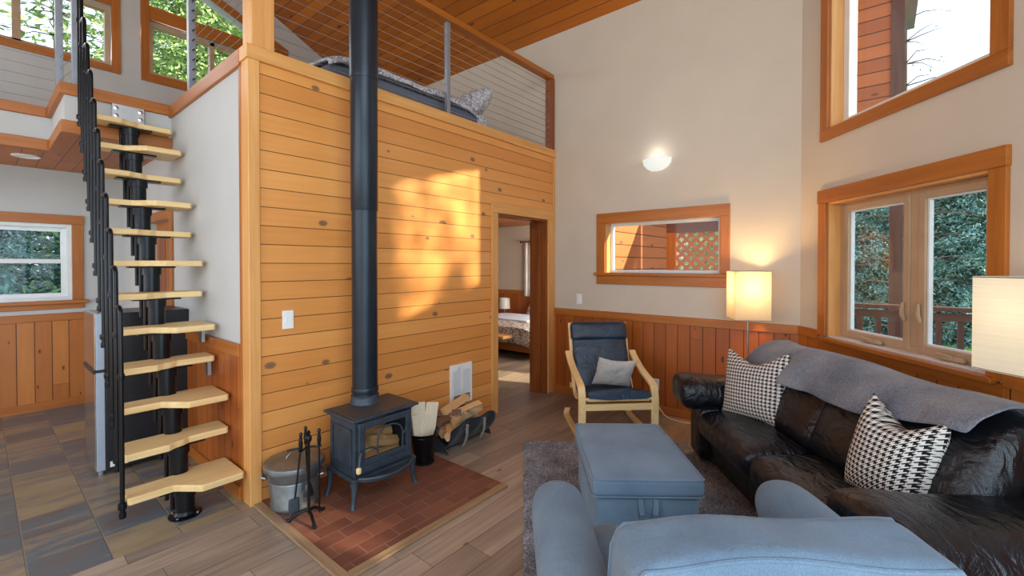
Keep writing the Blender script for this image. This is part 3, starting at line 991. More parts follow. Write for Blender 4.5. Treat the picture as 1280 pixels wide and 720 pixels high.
# ------------------------------------------------------------------ hearth
h = thing('hearth', 'terracotta tile hearth with a wood border under the stove', 'hearth', (X0, 1.93, 0))
MB().box(.055, 1.2, .05, 1.068, 0, .012).build('tiles', 'terracotta', h)
MB().box(0, .055, 0, 1.05, 0, .016).build('border', 'hearthtrim_y', h, bevel=.004)
MB().box(.055, 1.2, -.004, .05, 0, .016).build('border', 'hearthtrim', h, bevel=.004)

# ------------------------------------------------------------------ wood stove
ZH = .012
st = thing('wood_stove', 'small black cast iron wood stove on the tile hearth', 'stove', (1.675, 2.6, ZH))
bd = MB()
bd.box(-.215, -.19, -.14, .15, .18, .52); bd.box(.19, .215, -.14, .15, .18, .52)
bd.box(-.19, .19, .13, .15, .18, .52); bd.box(-.19, .19, -.14, .13, .18, .20)
bd.build('body', 'iron', st, bevel=.004)
for sx in (-1, 1):
    p = MB(); p.box(sx * .2155, sx * .2225, -.11, .12, .225, .235); p.box(sx * .2155, sx * .2225, -.11, .12, .465, .475)
    p.box(sx * .2155, sx * .2225, -.11, -.1, .225, .475); p.box(sx * .2155, sx * .2225, .11, .12, .225, .475)
    p.build('side_panel', 'iron', st, bevel=.002)
tp = MB()
tp.extr([(-.225, -.15, .518), (.225, -.15, .518), (.232, .165, .518), (-.232, .165, .518)], (0, 0, .018))
tp.extr([(-.248, -.178, .534), (.248, -.178, .534), (.248, .175, .534), (-.248, .175, .534)], (0, 0, .016))
tpo = tp.build('top_plate', 'iron', st, bevel=.005)
MB().box(-.222, .222, -.152, .15, .549, .554).build('top_grille', 'stovetop', tpo, bevel=.002)
bp = MB(); bp.extr([(-.235, -.165, .16), (.235, -.165, .16), (.235, .165, .16), (-.235, .165, .16)], (0, 0, .025))
bp.build('base_plate', 'iron', st, bevel=.006)
for sx in (-1, 1):
    for sy in (-1, 1):
        x, y = sx * .215, sy * .14
        MB().tube([(x, y, .165), (x * 1.0, y * 1.02, .12), (x * 1.03, y * 1.03, .06), (x * 1.08, y * 1.08, .012), (x * 1.1, y * 1.1, 0)], [.027, .022, .015, .014, .02], 10).build('leg', 'iron', st, smooth=True)
dm = box_frame(MB(), -.195, .195, .205, .515, .042, -.165, -.14)
dm.box(-.153, .153, -.163, -.142, .247, .285)
door = dm.build('door', 'iron', st, bevel=.005)
MB().box(-.155, .155, -.150, -.147, .28, .475).build('glass', 'stoveglass', door)
ar = MB()
ar.tube([(-.07, -.168, .285)] + [(-.07 + .105 * (1 - cos(pi * k / 12)) * .9, -.168, .385 + .075 * sin(pi * k / 12)) for k in range(13)] + [(.119, -.168, .285)], .006, 8)
ar.tube([(-.155, -.168, .36)] + [(-.155 + .09 * sin(pi / 2 * k / 8), -.168, .355 - .05 * (1 - cos(pi / 2 * k / 8)) + 0) for k in range(9)] + [(-.065, -.168, .285)], .006, 8)
ar.tube([(.119, -.168, .375)] + [(.119 + .036 * sin(pi / 2 * k / 6), -.168, .375 + .06 * (1 - cos(pi / 2 * k / 6))) for k in range(7)], .006, 8)
ar.build('tracery', 'iron', door, smooth=True)
lipm = MB()
pts = [(-.2 + .4 * k / 20, -.165 - .095 * sin(pi * k / 20) ** .7, .178) for k in range(21)]
lipm.extr([(p[0], p[1], .165) for p in pts] + [(.2, -.15, .165), (-.2, -.15, .165)], (0, 0, .01))
lip = lipm.build('ash_lip', 'iron', st)
MB().tube([(p[0], p[1], .184) for p in pts], .011, 8).build('rim', 'iron', lip, smooth=True)
hd = MB().tube([(-.185, -.17, .345), (-.205, -.2, .35), (-.222, -.215, .33), (-.232, -.22, .28)], .008, 8).build('handle', 'iron', st, smooth=True)
MB().rbox((-.234, -.22, .262), (.03, .03, .045), .0149, 6).build('knob', 'birch_z', hd, smooth=True)['label'] = 'turned wooden knob'
cl = MB().lathe([(.098, .55), (.1, .556), (.096, .562), (.09, .60), (.094, .604), (.09, .61)], (.01, .1, 0)).build('flue_collar', 'iron', st, smooth=True)
# logs behind the glass
for i, (x, z, ln, tilt, yy) in enumerate(((0.0, .235, .34, .06, -.05), (-.06, .30, .26, -.5, -.02), (.05, .315, .24, .55, -.04), (0.0, .36, .3, .2, .03), (.02, .30, .3, -.12, .07), (-.02, .415, .27, -.3, .04))):
    lg = MB().tube([(-ln / 2, 0, 0), (-ln / 4, 0, .004), (ln / 4, 0, -.003), (ln / 2, 0, 0)], [.042, .046, .044, .04], 7, .85)
    o = lg.build('firewood_log', 'split')
    o.location = (1.675 + x, 2.6 + yy, ZH + z); o.rotation_euler = (.3 * i, tilt * .5, .12 * (-1) ** i)
    tag(o, 'split log stacked behind the glass door of the wood stove', 'log', 'logs inside the stove')

# stove pipe
pp = thing('stove_pipe', 'tall black stove pipe rising from the stove to the ceiling', 'pipe', (1.685, 2.7, ZH + .606))
MB().lathe([(.084, 0), (.084, 1.245), (.0855, 1.25)]).build('lower_section', 'pipe', pp, smooth=True)
MB().lathe([(.0855, 1.245), (.089, 1.25), (.089, 2.15)]).build('middle_section', 'pipe', pp, smooth=True)
MB().lathe([(.092, 2.13), (.093, 2.14), (.0925, 2.16), (.0925, 4.86)]).build('upper_section', 'pipe', pp, smooth=True)
MB().lathe([(.088, .02), (.09, .03), (.09, .045), (.088, .055)]).build('seam_band', 'pipe', pp, smooth=True)

# ------------------------------------------------------------------ hearth tools and fuel
c = thing('ash_can', 'galvanised lidded ash can beside the stove', 'can', (1.262, 2.815, ZH))
pr = [(.128, 0), (.136, .008), (.138, .03), (.134, .038), (.15, .17), (.148, .176), (.152, .182), (.158, .25), (.162, .258), (.156, .262), (.15, .24)]
MB().lathe(pr, seg=36).build('body', 'galv', c, smooth=True)
ld = MB().lathe([(.172, .235), (.176, .25), (.172, .272), (.16, .278), (.1, .29), (0.0, .296)], seg=36).build('lid', 'galv', c, smooth=True)
MB().tube([(-.05, 0, .286)] + [(-.05 * cos(pi * k / 8), 0, .292 + .03 * sin(pi * k / 8)) for k in range(9)] + [(.05, 0, .286)], .005, 8).build('handle', 'galv', ld, smooth=True)
for sx in (-1, 1):
    q = MB().tube([(sx * .15, -.05, .185), (sx * .175, -.045, .19), (sx * .18, 0, .192), (sx * .175, .045, .19), (sx * .15, .05, .185)], .008, 8)
    ob = q.build('side_handle', 'galv', c, smooth=True); ob.rotation_euler = (0, 0, R(-40))

TX, TY = 1.225, 2.555
s = thing('fire_tool_stand', 'black wrought iron fire tool stand on the hearth', 'stand', (TX, TY, ZH))
for k in range(3):
    q = R(-100 + 120 * k)
    MB().tube([(0, 0, .06), (.04 * cos(q), .04 * sin(q), .055), (.09 * cos(q), .09 * sin(q), .025), (.105 * cos(q), .105 * sin(q), .008), (.12 * cos(q), .12 * sin(q), .01)], [.009, .009, .009, .011, .011], 8).build('foot', 'blacksteel', s, smooth=True)
MB().tube([(0, 0, .04), (0, 0, .46)], .008, 10).build('post', 'blacksteel', s, smooth=True)
MB().lathe([(.0, .455), (.014, .46), (.02, .478), (.014, .495), (.008, .5), (.012, .515), (0, .53)], seg=14).build('finial', 'blacksteel', s, smooth=True)
bm_ = MB()
for k in range(3):
    q = R(-160 + 120 * k)
    bm_.tube([(0, 0, .43), (.03 * cos(q), .03 * sin(q), .43), (.058 * cos(q), .058 * sin(q), .425), (.07 * cos(q), .07 * sin(q), .435)], .006, 8)
bm_.tube([(-.1, .05, .425), (-.03, .015, .43)], .006, 8)
bm_.build('hook_ring', 'blacksteel', s, smooth=True)
for k, (nm, lb) in enumerate((('fire_shovel', 'fire shovel hanging at the left of the tool stand'), ('hearth_brush', 'round headed hearth brush hanging on the tool stand'), ('fire_poker', 'fire poker hanging at the right of the tool stand'))):
    q = R((-160, 80, -40)[k])
    dx, dy = .058 * cos(q), .058 * sin(q)
    t = thing(nm, lb, 'fire tool', (TX + dx, TY + dy, ZH))
    MB().lathe([(.0, .535), (.008, .53), (.011, .52), (.006, .51), (.009, .495), (.012, .47), (.009, .445), (.007, .43)], seg=12).build('handle', 'blacksteel', t, smooth=True)
    lean = (-.035, .015, -.0)[k]
    MB().tube([(0, 0, .44), (lean * .5, 0, .3), (lean, 0, .16)], .0055, 8).build('shaft', 'blacksteel', t, smooth=True)
    if k == 0:
        MB().rbox((lean - .004, 0, .13), (.06, .02, .085), .009, 6).build('scoop', 'iron', t, smooth=True)
    elif k == 1:
        MB().lathe([(.0, .2), (.014, .19), (.026, .15), (.03, .12), (.0, .115)], (lean, 0, 0), seg=14).build('bristles', 'blackpaint', t, smooth=True)
    else:
        MB().tube([(0, 0, .17), (0, 0, .05), (.004, 0, .035)], [.0055, .005, .002], 8).build('tip', 'blacksteel', t, smooth=True)

c = thing('kindling_bucket', 'black metal bucket of kindling right of the stove', 'bucket', (2.145, 2.645, ZH))
MB().lathe([(.07, 0), (.078, .004), (.078, .014), (.066, .02), (.076, .06), (.1, .2), (.118, .235), (.12, .24), (.112, .235), (.092, .19), (.066, .05), (0, .045)], seg=30).build('body', 'blacksteel', c, smooth=True)
MB().tube([(-.114, 0, .22)] + [(-.118 * cos(pi * k / 10), -.1 * sin(pi * k / 10), .225 - .02 * sin(pi * k / 10)) for k in range(11)] + [(.114, 0, .22)], .004, 8).build('bail_handle', 'blacksteel', c, smooth=True)
for i, (dx, dy, hh, ww_, a_, b_) in enumerate(((-.05, .02, .41, .05, .06, -.05), (-.02, .035, .44, .05, -.05, -.02), (.02, .04, .34, .055, -.04, .06), (.055, .03, .42, .06, .02, .16), (-.06, -.01, .36, .035, .12, -.12), (.0, .0, .31, .03, .05, .02), (.035, .0, .27, .03, .06, .1))):
    ww_ *= 1.35
    mbx = MB(); mbx.extr([(-ww_ / 2, -.007, 0), (ww_ / 2, -.009, 0), (ww_ / 2 - .004, .008, 0), (-ww_ / 2 + .003, .01, 0)], (0, 0, hh - .06))
    o = mbx.build('kindling_stick', 'kindling', bevel=.002)
    o.location = (2.145 + dx * .7, 2.645 + dy * .7, ZH + .06); o.rotation_euler = (-a_ * .5, b_ * .9, -.65 + .12 * i)
    o.scale = (1.25, 1, 1.04)
    tag(o, 'pale split kindling stick standing in the black bucket', 'kindling', 'kindling in the bucket')

c = thing('log_carrier', 'black canvas log carrier bag with grey straps on the floor', 'bag', (2.6, 2.74, 0), R(4))


def bagfn(u, v):
    x = -.28 + .56 * u
    t = (v - .5) * 2.06
    e = 1 - .14 * abs(2 * u - 1) ** 4
    y = .17 * sin(t * pi / 2) + .008 * sin(14 * u + 4 * t)
    z = .014 + .225 * e * (1 - cos(t * pi / 2)) ** .8 + .008 * sin(11 * u + 2 * t) * abs(t)
    return (x, y, max(.012, z))


MB().sheet(bagfn, 20, 16).build('sling', 'canvas', c, smooth=True, solid=.012, sub=1)
for x in (-.1, .12):
    pts = [(x + .01 * sin(k), -.135 - .05 * min(1, k / 4), .03 + .03 * k) for k in range(7)]
    pts += [(x + .06 * sin(pi * k / 8) * (1 if x < 0 else -1), -.155 + .17 * k / 8, .17 + .1 * sin(pi * k / 8)) for k in range(1, 9)]
    MB().strap(pts, .03, .005, (1, .0, 0)).build('strap', 'webbing', c, smooth=True)
for sx in (-1, 1):
    MB().sheet(lambda u, v, sx=sx: (sx * (.262 + .015 * sin(pi * v)), (u - .5) * .26 * (1 - .3 * v), .015 + .11 * v * (1 - .5 * abs(2 * u - 1))), 8, 4).build('end_flap', 'canvas', c, smooth=True, solid=.01)
LG = [(-.19, -.07, .085, .30, 1.1, .02, 'split'), (-.02, -.05, .075, .42, .08, .0, 'split'), (.02, .04, .075, .44, -.05, 0, 'split'), (-.12, .03, .15, .36, .5, .12, 'bark'),
      (.06, .02, .17, .40, -.18, -.1, 'split'), (.1, -.03, .145, .36, .12, -.06, 'split'), (.02, .07, .225, .34, .2, -.12, 'split'), (-.15, .07, .185, .3, -.6, .1, 'bark')]
for i, (x, y, z, ln, yaw, tl, mt) in enumerate(LG):
    poly = [(-ln / 2, .045 * cos(q) * (.8 + .3 * random.random()), .04 * sin(q) * (.8 + .3 * random.random())) for q in [2 * pi * k / 5 + i for k in range(5)]]
    o = MB().extr(poly, (ln, .006, .004)).build('firewood_log', mt, bevel=.004)
    o.location = (2.6 + x * .85, 2.75 + y * .7, z + .07); o.rotation_euler = (0, tl, yaw * .8)
    lb = {0: 'split log leaning out of the left end of the log carrier', 3: 'bark covered log at the left of the log carrier', 7: 'small bark log on top of the log carrier at left',
          6: 'pale split log lying topmost in the log carrier', 4: 'pale split log at the right end of the log carrier'}.get(i, 'split log lying low in the canvas log carrier')
    tag(o, lb, 'log', 'logs in the carrier')

# ------------------------------------------------------------------ paddle stair
RISE = .2185
stair = thing('paddle_stair', 'steep modular stair with alternating pale wood treads and black steel spine', 'stair', (.79, 3.13, 0))
XC = .79
NT = 12


def ty(k):
    return .1 + .125 * (k - 1)      # centre of the tread, local y


def tread_poly(odd):
    L_, R_ = -.275, .262
    fr, fl_, bk = (-.205, -.075, .13) if odd else (-.065, -.13, .13)
    pts = [(L_ + .012, fl_), (-.07, fl_)]
    n = 8
    for k in range(1, n):
        t = k / n
        pts.append((-.07 + .11 * t, fl_ + (fr - fl_) * (.5 - .5 * cos(pi * t)) - .012 * sin(pi * t * 2) * (1 if odd else -1)))
    pts += [(.04, fr), (R_ - .012, fr), (R_, fr + .012), (R_, bk - .012), (R_ - .012, bk)]
    bl, br = (.085, bk) if odd else (.12, bk)
    pts += [(.05, br)]
    for k in range(1, 6):
        t = k / 6
        pts.append((.05 - .09 * t, br + (bl - br) * (.5 - .5 * cos(pi * t))))
    pts += [(-.05, bl), (L_ + .012, bl), (L_, bl - .012), (L_, fl_ + .012)]
    return pts


for k in range(1, NT + 1):
    z = RISE * k
    y = ty(k)
    MB().extr([(px, y + py, z - .04) for px, py in tread_poly(k % 2 == 1)], (0, 0, .04)).build('tread', 'birch_x', stair, bevel=.006)
    tb = MB()
    tb.lathe([(.048, (z - .33) if k > 1 else .012), (.048, z - .046)], (0, y - .02, 0), seg=22)
    tb.lathe([(.056, z - .1), (.056, z - .052)], (0, y - .02, 0), seg=22)
    tb.extr([(-.13, y - .06, z - .052), (.13, y - .06, z - .052), (.13, y + .03, z - .052), (-.13, y + .03, z - .052)], (0, 0, .012))
    if k > 1:
        tb.box(-.036, .036, y - .14, y - .03, z - .30, z - .24)
    tb.build('spine_segment', 'blacksteel', stair, smooth=True)
    MB().tube([(-.045, y + .055, max(.02, z - .4)), (-.045, y + .055, z - .045)], .012, 8).build('tie_rod', 'blacksteel', stair, smooth=True)
bpz = MB().lathe([(.085, 0), (.085, .006), (.06, .014), (.05, .03)], (0, ty(1) - .02, 0), seg=30)
bo = bpz.build('base_flange', 'blacksteel', stair, smooth=True)
for k in range(4):
    q = pi / 4 + pi / 2 * k
    MB().lathe([(.008, .006), (.008, .016), (0, .017)], (.07 * cos(q), ty(1) - .02 + .07 * sin(q), 0), seg=8).build('bolt', 'chrome', bo)
# head plate with bolts on the loft edge
hp = MB().box(-.1, .1, YA - 3.13 - .035, YA - 3.13 - .022, 2.64, 2.77).build('head_plate', 'steel', stair, bevel=.003)
for dx in (-.075, .075):
    for z in (2.675, 2.735):
        b_ = MB().lathe([(.016, 0), (.016, .008), (0, .012)], seg=12).build('bolt', 'chrome', hp, smooth=True)
        b_.location = (dx, YA - 3.13 - .035, z); b_.rotation_euler = (R(90), 0, 0)
MB().box(-.05, .05, ty(12) - .0, YA - 3.13 - .03, 2.5, 2.575).build('head_bracket', 'blacksteel', stair)
for k in (4, 5):
    MB().box(.225, .245, ty(k) - .03, ty(k) + .02, RISE * k - .14, RISE * k - .04).build('wall_bracket', 'steel', stair)
# balusters
XR = -.292
for k in range(1, NT + 1):
    z = RISE * k; y = ty(k) - .055
    zt = z + 1.05
    pts = [(XR, y, z - .09), (XR, y, zt - .04)]
    n = 6
    if k < NT:
        for q in range(1, n + 1):
            t = pi / 2 * q / n
            pts.append((XR, y + .045 * (1 - cos(t)), zt - .04 + .04 * sin(t)))
        pts.append((XR, y + .112, zt))
    else:
        pts.append((XR, y, zt + .35))
    bo = MB().tube(pts, .0115, 10).build('baluster', 'blacksteel', stair, smooth=True)
    MB().tube([(XR, y, z - .035), (XR + .05, y + .01, z - .02)], .012, 8).build('tread_bracket', 'blacksteel', bo, smooth=True)
    for r_, hz in ((.021, z - .035), (.017, z - .085), (.017, zt - .16 - RISE)):
        MB().lathe([(r_ * .9, -.016), (r_, 0), (r_ * .9, .016)], (XR, y, hz), seg=12).build('clamp', 'blacksteel', bo, smooth=True)

# ------------------------------------------------------------------ fridge
f = thing('fridge', 'small two door fridge with stainless fronts and black sides', 'fridge', (.53, 4.24, 0))
MB().box(.05, .545, 0, .46, .03, 1.15).build('body', 'blackpaint', f, bevel=.006)
for z0, z1, nm in ((.035, .735, 'lower_door'), (.755, 1.155, 'upper_door')):
    d = MB().box(-.0, .048, .002, .46, z0, z1).build(nm, 'doorgrey', f, bevel=.005)
    MB().box(-.006, .0005, .004, .458, z0 + .004, z1 - .004).build('door_front', 'stainless', d, bevel=.002)
MB().box(-.012, .046, .01, .45, .728, .76).build('handle_gap', 'blackpaint', f)
MB().box(.07, .17, -.003, .001, .05, .09).build('rating_label', 'white', f)
for x in (.03, .5):
    for y in (.05, .41):
        MB().lathe([(.018, 0), (.018, .035)], (x, y, 0), seg=10).build('foot', 'steel', f)
MB().tube([(.02, .03, 1.156), (.02, .03, 1.172), (.09, .03, 1.172), (.09, .03, 1.156)], .006, 8).build('hinge_cover', 'blackpaint', f)

# ------------------------------------------------------------------ wall fittings
p = thing('switch_plate', 'white double light switch plate on the knotty pine wall', 'switch', (1.305, YP, 1.14))
MB().box(-.036, .036, -.008, 0, -.06, .06).build('plate', 'white', p, bevel=.003)
for x in (-.014, .014):
    MB().box(x - .005, x + .005, -.016, -.007, -.012, .012).build('toggle', 'white', p, bevel=.001)
p = thing('switch_plate', 'white light switch plate on the cream wall beside the doorway', 'switch', (XF, 2.655, 1.11))
MB().box(-.008, 0, -.036, .036, -.058, .058).build('plate', 'white', p, bevel=.003)
MB().box(-.014, -.007, -.016, .016, -.033, .033).build('rocker', 'white', p, bevel=.002)
p = thing('power_outlet', 'white wall outlet on the wainscot beside the black recliner', 'outlet', (XF - .014, 1.75, .29))
MB().box(-.008, 0, -.036, .036, -.058, .058).build('plate', 'white', p, bevel=.003)
for z in (-.024, .024):
    MB().box(-.011, -.007, -.016, .016, z - .015, z + .015).build('socket', 'stool_white', p, bevel=.003)
MB().box(-.035, -.01, -.014, .014, -.04, -.012).build('plug', 'white', p, bevel=.004)
cp = [(XF - .045, 1.75, .265), (XF - .06, 1.74, .2), (XF - .08, 1.7, .1), (XF - .12, 1.6, .02), (XF - .14, 1.45, .008), (XF - .12, 1.3, .008), (XF - .16, 1.12, .008), (XF - .2, .98, .008)]
fine = []
for i in range(len(cp) - 1):
    P0, P1, P2, P3 = (V(cp[max(0, min(len(cp) - 1, j))]) for j in (i - 1, i, i + 1, i + 2))
    for q in range(6):
        t = q / 6
        fine.append(.5 * ((2 * P1) + (P2 - P0) * t + (2 * P0 - 5 * P1 + 4 * P2 - P3) * t * t + (3 * P1 - P0 - 3 * P2 + P3) * t ** 3))
fine.append(V(cp[-1]))
tag(MB().tube(fine, .004, 8).build('lamp_cord', 'white', smooth=True), 'white lamp cord hanging from the wall outlet to the floor', 'cord')

p = thing('wall_heater', 'white louvred electric wall heater low on the pine wall', 'heater', (2.862, YP, .4))
MB().box(-.135, .135, -.022, 0, -.185, .185).build('cover', 'white', p, bevel=.004)
for x in (-.062, .062):
    sl = MB()
    for k in range(20):
        z = -.075 + .2 * k / 19
        sl.box(x - .045, x + .045, -.0275, -.021, z, z + .005)
    sl.build('louvre', 'white_vinyl', p)
    MB().box(x - .045, x + .045, -.0235, -.0215, -.08, .13).build('louvre_back', 'louvre_shade', p)  # flat panel coloured as the shade behind the slats
    q = MB()
    for k in range(7):
        q.box(x - .04, x + .04, -.025, -.021, -.15 + .008 * k, -.146 + .008 * k)
    q.build('lower_grille', 'blackpaint', p)
kn = MB().lathe([(.014, 0), (.014, .012), (.008, .016), (0, .016)], seg=14).build('thermostat_knob', 'stool_white', p, smooth=True)
kn.location = (-.045, -.022, .15); kn.rotation_euler = (R(90), 0, 0)

p = thing('wall_sconce', 'glowing white half bowl wall lamp on the cream far wall', 'lamp', (XF, 1.75, 2.53))
MB().lathe([(.0, -.085), (.05, -.08), (.095, -.05), (.122, -.01), (.13, .035), (.124, .035), (.115, -.008), (.088, -.045), (.045, -.072), (0, -.076)], seg=26, a0=pi / 2, a1=3 * pi / 2, sx=.85, sy=1.15).build('glass_bowl', 'bowl_glow', p, smooth=True)
MB().box(-.012, 0, -.06, .06, -.06, .03).build('backplate', 'white', p)
lg = light('sconce_bulb', 'POINT', (XF - .1, 1.75, 2.61), 0.6, (.98, 1, .95), size=.03)

p = thing('recessed_downlight', 'round white recessed light in the pine kitchen ceiling', 'lamp', (0.30, 5.98, 2.49))
MB().lathe([(.095, 0), (.098, -.006), (.085, -.012), (.075, -.004)], seg=30).build('trim_ring', 'white', p, smooth=True)
MB().lathe([(.0, -.003), (.076, -.003)], seg=30).build('lens', 'downlight', p)


# ------------------------------------------------------------------ floor lamps
def floor_lamp(label, loc, rz, shade, bulb, col, h0=1.04, h1=1.45):
    p = thing('floor_lamp', label, 'lamp', loc, rz)
    MB().lathe([(.11, 0), (.11, .012), (.03, .02), (.012, .03)], seg=26).build('base', 'steel', p, smooth=True)
    MB().tube([(0, 0, .02), (0, 0, h1 - .12)], .008, 10).build('pole', 'steel', p, smooth=True)
    mb = MB()
    a = .135; t = .004
    for q in ((-a, -a, a, -a), (a, -a, a, a), (a, a, -a, a), (-a, a, -a, -a)):
        mb.add([(q[0], q[1], h0), (q[2], q[3], h0), (q[2], q[3], h1), (q[0], q[1], h1)], [(0, 1, 2, 3)])
    sh = mb.build('lamp_shade', shade, p)
    wr = MB()
    for z in (h0 + .004, h1 - .004):
        for q in ((-a, -a, a, -a), (a, -a, a, a), (a, a, -a, a), (-a, a, -a, -a)):
            wr.tube([(q[0] * .985, q[1] * .985, z), (q[2] * .985, q[3] * .985, z)], .003, 6)
    wr.tube([(-a, 0, h1 - .12), (a, 0, h1 - .12)], .003, 6)
    wr.build('shade_frame', 'steel', sh)
    MB().lathe([(.0, h1 - .25), (.025, h1 - .235), (.03, h1 - .2), (.018, h1 - .16), (.014, h1 - .12)], seg=14).build('bulb', 'bowl_glow', p, smooth=True)
    light('lamp_bulb', 'POINT', (loc[0], loc[1], (h0 + h1) / 2 + .06), bulb, col, size=.07)
    return p


floor_lamp('floor lamp with square paper shade glowing warmly in the corner behind the sofa', (4.165, .865, 0), R(28), 'shade_warm', 30, (1, .60, .24))
floor_lamp('floor lamp with pale ribbed paper shade cut by the right picture edge', (2.845, -.505, 0), RZW + R(8), 'shade_pale', 1.6, (1, .75, .42))

# ------------------------------------------------------------------ rug
rl = (V((0, 0, 0)),)
WV = V((WX, WY, 0)); NV = V((NX, NY, 0))
nu, nv = 170, 130
u0, u1, v0, v1 = .7, 3.74, .0, 1.75


def rugfn(u, v):
    e = min(u, 1 - u, v, 1 - v)
    j = .006 if 0 < e else .01
    q = WV * (u0 + (u1 - u0) * u + random.uniform(-j, j)) + NV * (v0 + (v1 - v0) * v + random.uniform(-j, j))
    z = .006 if e <= 0 else .014 + random.uniform(0, .013)
    return (q.x, q.y, z)


ro = MB().sheet(rugfn, nu, nv).build('shag_rug', 'rug', smooth=True)
tag(ro, 'grey shag rug under the ottoman and armchair', 'rug')

# ------------------------------------------------------------------ leather sofa
S = thing('leather_sofa', 'black leather sofa along the window wall', 'sofa', CORNER, RZW)
SA, SE = .2, 2.40            # along the wall
YFr, YRe = -1.0, -.29         # front, rear


def puff(amount, ax=2):
    def fn(q, hx, hy, hz):
        h = (hx, hy, hz)
        o = [i for i in range(3) if i != ax]
        k = (1 - (q[o[0]] / h[o[0]]) ** 2) * (1 - (q[o[1]] / h[o[1]]) ** 2)
        q = V(q); q[ax] += amount * k * (1 if q[ax] > 0 else -1)
        return q
    return fn


MB().rbox(((SA + SE) / 2, (YFr + YRe) / 2 + .02, .19), (SE - SA - .1, YRe - YFr - .06, .30), .05, 8).build('base', 'leather', S, smooth=True)
for i, (a, b) in enumerate(((.5, 1.22), (1.23, 2.02))):
    def sf(q, hx, hy, hz):
        q = puff(.03)(q, hx, hy, hz)
        if q.z > 0:
            q.z += .014 * noise.noise(V((q.x * 5 + i * 9, q.y * 5, 1)))
        if q.y < 0:
            q.y -= .03 * (1 - (q.z / hz) ** 2)
        return q
    MB().rbox(((a + b) / 2, -.77, .345), (b - a, .52, .2), .07, 14, sf).build('seat_cushion', 'leather', S, smooth=True, sub=1)
    def bf(q, hx, hy, hz):
        q = puff(.05, 1)(q, hx, hy, hz)
        q.y += .16 * (q.z / hz) * .75
        q.y += .012 * noise.noise(V((q.x * 5 + i * 7, 3, q.z * 5)))
        q.z += .012 * noise.noise(V((q.x * 4 + i * 3, 8, q.y * 5)))
        return q
    MB().rbox(((a + b) / 2, -.50, .67), (b - a + .16, .25, .48), .11, 14, bf).build('back_cushion', 'leather', S, smooth=True, sub=1)
MB().rbox(((SA + SE) / 2 - .1, -.345, .53), (SE - SA - .30, .11, .64), .05, 8).build('back_frame', 'leather', S, smooth=True)


def armfn(q, hx, hy, hz):
    q = V(q)
    t = q.y / hy
    q.x *= 1.0 + .10 * max(0, -t) ** 2
    q.z += .035 * max(0, -t) ** 2 * (1 if q.z > 0 else -.3)
    q.z += .03 * (1 - (q.x / hx) ** 2) * (1 if q.z > 0 else 0)
    q.z += .008 * noise.noise(V((q.x * 8, q.y * 7, 3)))
    return q


for cx, wd_ in ((SA + .16, .33), (SE - .2, .4)):
    ao = MB().rbox((cx, -.68, .24), (wd_ - .07, .66, .42), .07, 8).build('arm', 'leather', S, smooth=True)
    MB().rbox((cx, -.73, .525), (wd_, .84, .19), .094, 14, armfn).build('arm_pad', 'leather', ao, smooth=True, sub=1)
    hx = wd_ / 2 * 1.02
    MB().tube([(cx + hx * (1 if cx > 1 else -1), -.35, .50), (cx + hx * (1 if cx > 1 else -1), -.7, .50), (cx + hx * 1.04 * (1 if cx > 1 else -1), -1.0, .505)], .006, 8).build('piping', 'leather', ao, smooth=True)
for x in (SA + .15, SE - .2):
    for y in (-.93, -.38):
        MB().lathe([(.025, .02), (.03, .06)], (x, y, 0), seg=12).build('foot', 'blackpaint', S)


# throw blanket over the back
def thr(u, v):
    x = .44 + 1.62 * u
    prof = [(-.255, .62), (-.262, .76), (-.285, .888), (-.345, .945), (-.45, .948), (-.545, .90), (-.615, .815), (-.68, .71), (-.70, .62)]
    L_ = 6.6 - .9 * u + .5 * sin(3.2 * u)
    t = v * min(8, L_)
    i = min(7, int(t)); fr = t - i
    y = prof[i][0] + (prof[i + 1][0] - prof[i][0]) * fr
    z = prof[i][1] + (prof[i + 1][1] - prof[i][1]) * fr
    nz = noise.noise(V((x * 5, v * 3, 0)))
    return (x + .03 * v * sin(4 * v), y - .016 - .022 * nz - .014 * sin(x * 11 + v * 4) * v, z + .016 * nz + .012 * sin(x * 7) + .02 * max(0, v - .85) * sin(x * 23))


tb = MB().sheet(thr, 44, 26).build('throw_blanket', 'throw', smooth=True, solid=.012, sub=1)
tb.location = CORNER; tb.rotation_euler = (0, 0, RZW)
tag(tb, 'grey suede throw blanket draped over the back of the black sofa', 'blanket')


def pillow(name, label, mat, w, h, t, world, rz, tilt, roll=0, group=None, dent=.06):
    def fn(side):
        def f(u, v):
            a, b = 2 * u - 1, 2 * v - 1
            k = (1 - abs(a) ** 2.6) ** .55 * (1 - abs(b) ** 2.6) ** .55
            ed = .055 * (1 - (1 - abs(a) ** 2)) * 0
            x = a * w / 2 * (1 - .07 * (1 - b * b)); z = b * h / 2 * (1 - .07 * (1 - a * a))
            if b > 0:
                z -= dent * (1 - a * a) ** 2 * b ** 2
            return (x, side * t / 2 * k + .006 * noise.noise(V((a * 3, b * 3, side))), z + h / 2)
        return f
    mb = MB(); mb.sheet(fn(-1), 18, 18); mb.sheet(fn(1), 18, 18)
    me = mb.build(name, mat, smooth=True, sub=1)
    bm = bmesh.new(); bm.from_mesh(me.data)
    bmesh.ops.remove_doubles(bm, verts=bm.verts, dist=.0005)
    bmesh.ops.recalc_face_normals(bm, faces=bm.faces); bm.to_mesh(me.data); bm.free()
    me.location = world
    me.rotation_euler = (tilt, roll, rz)
    return tag(me, label, 'pillow', group)


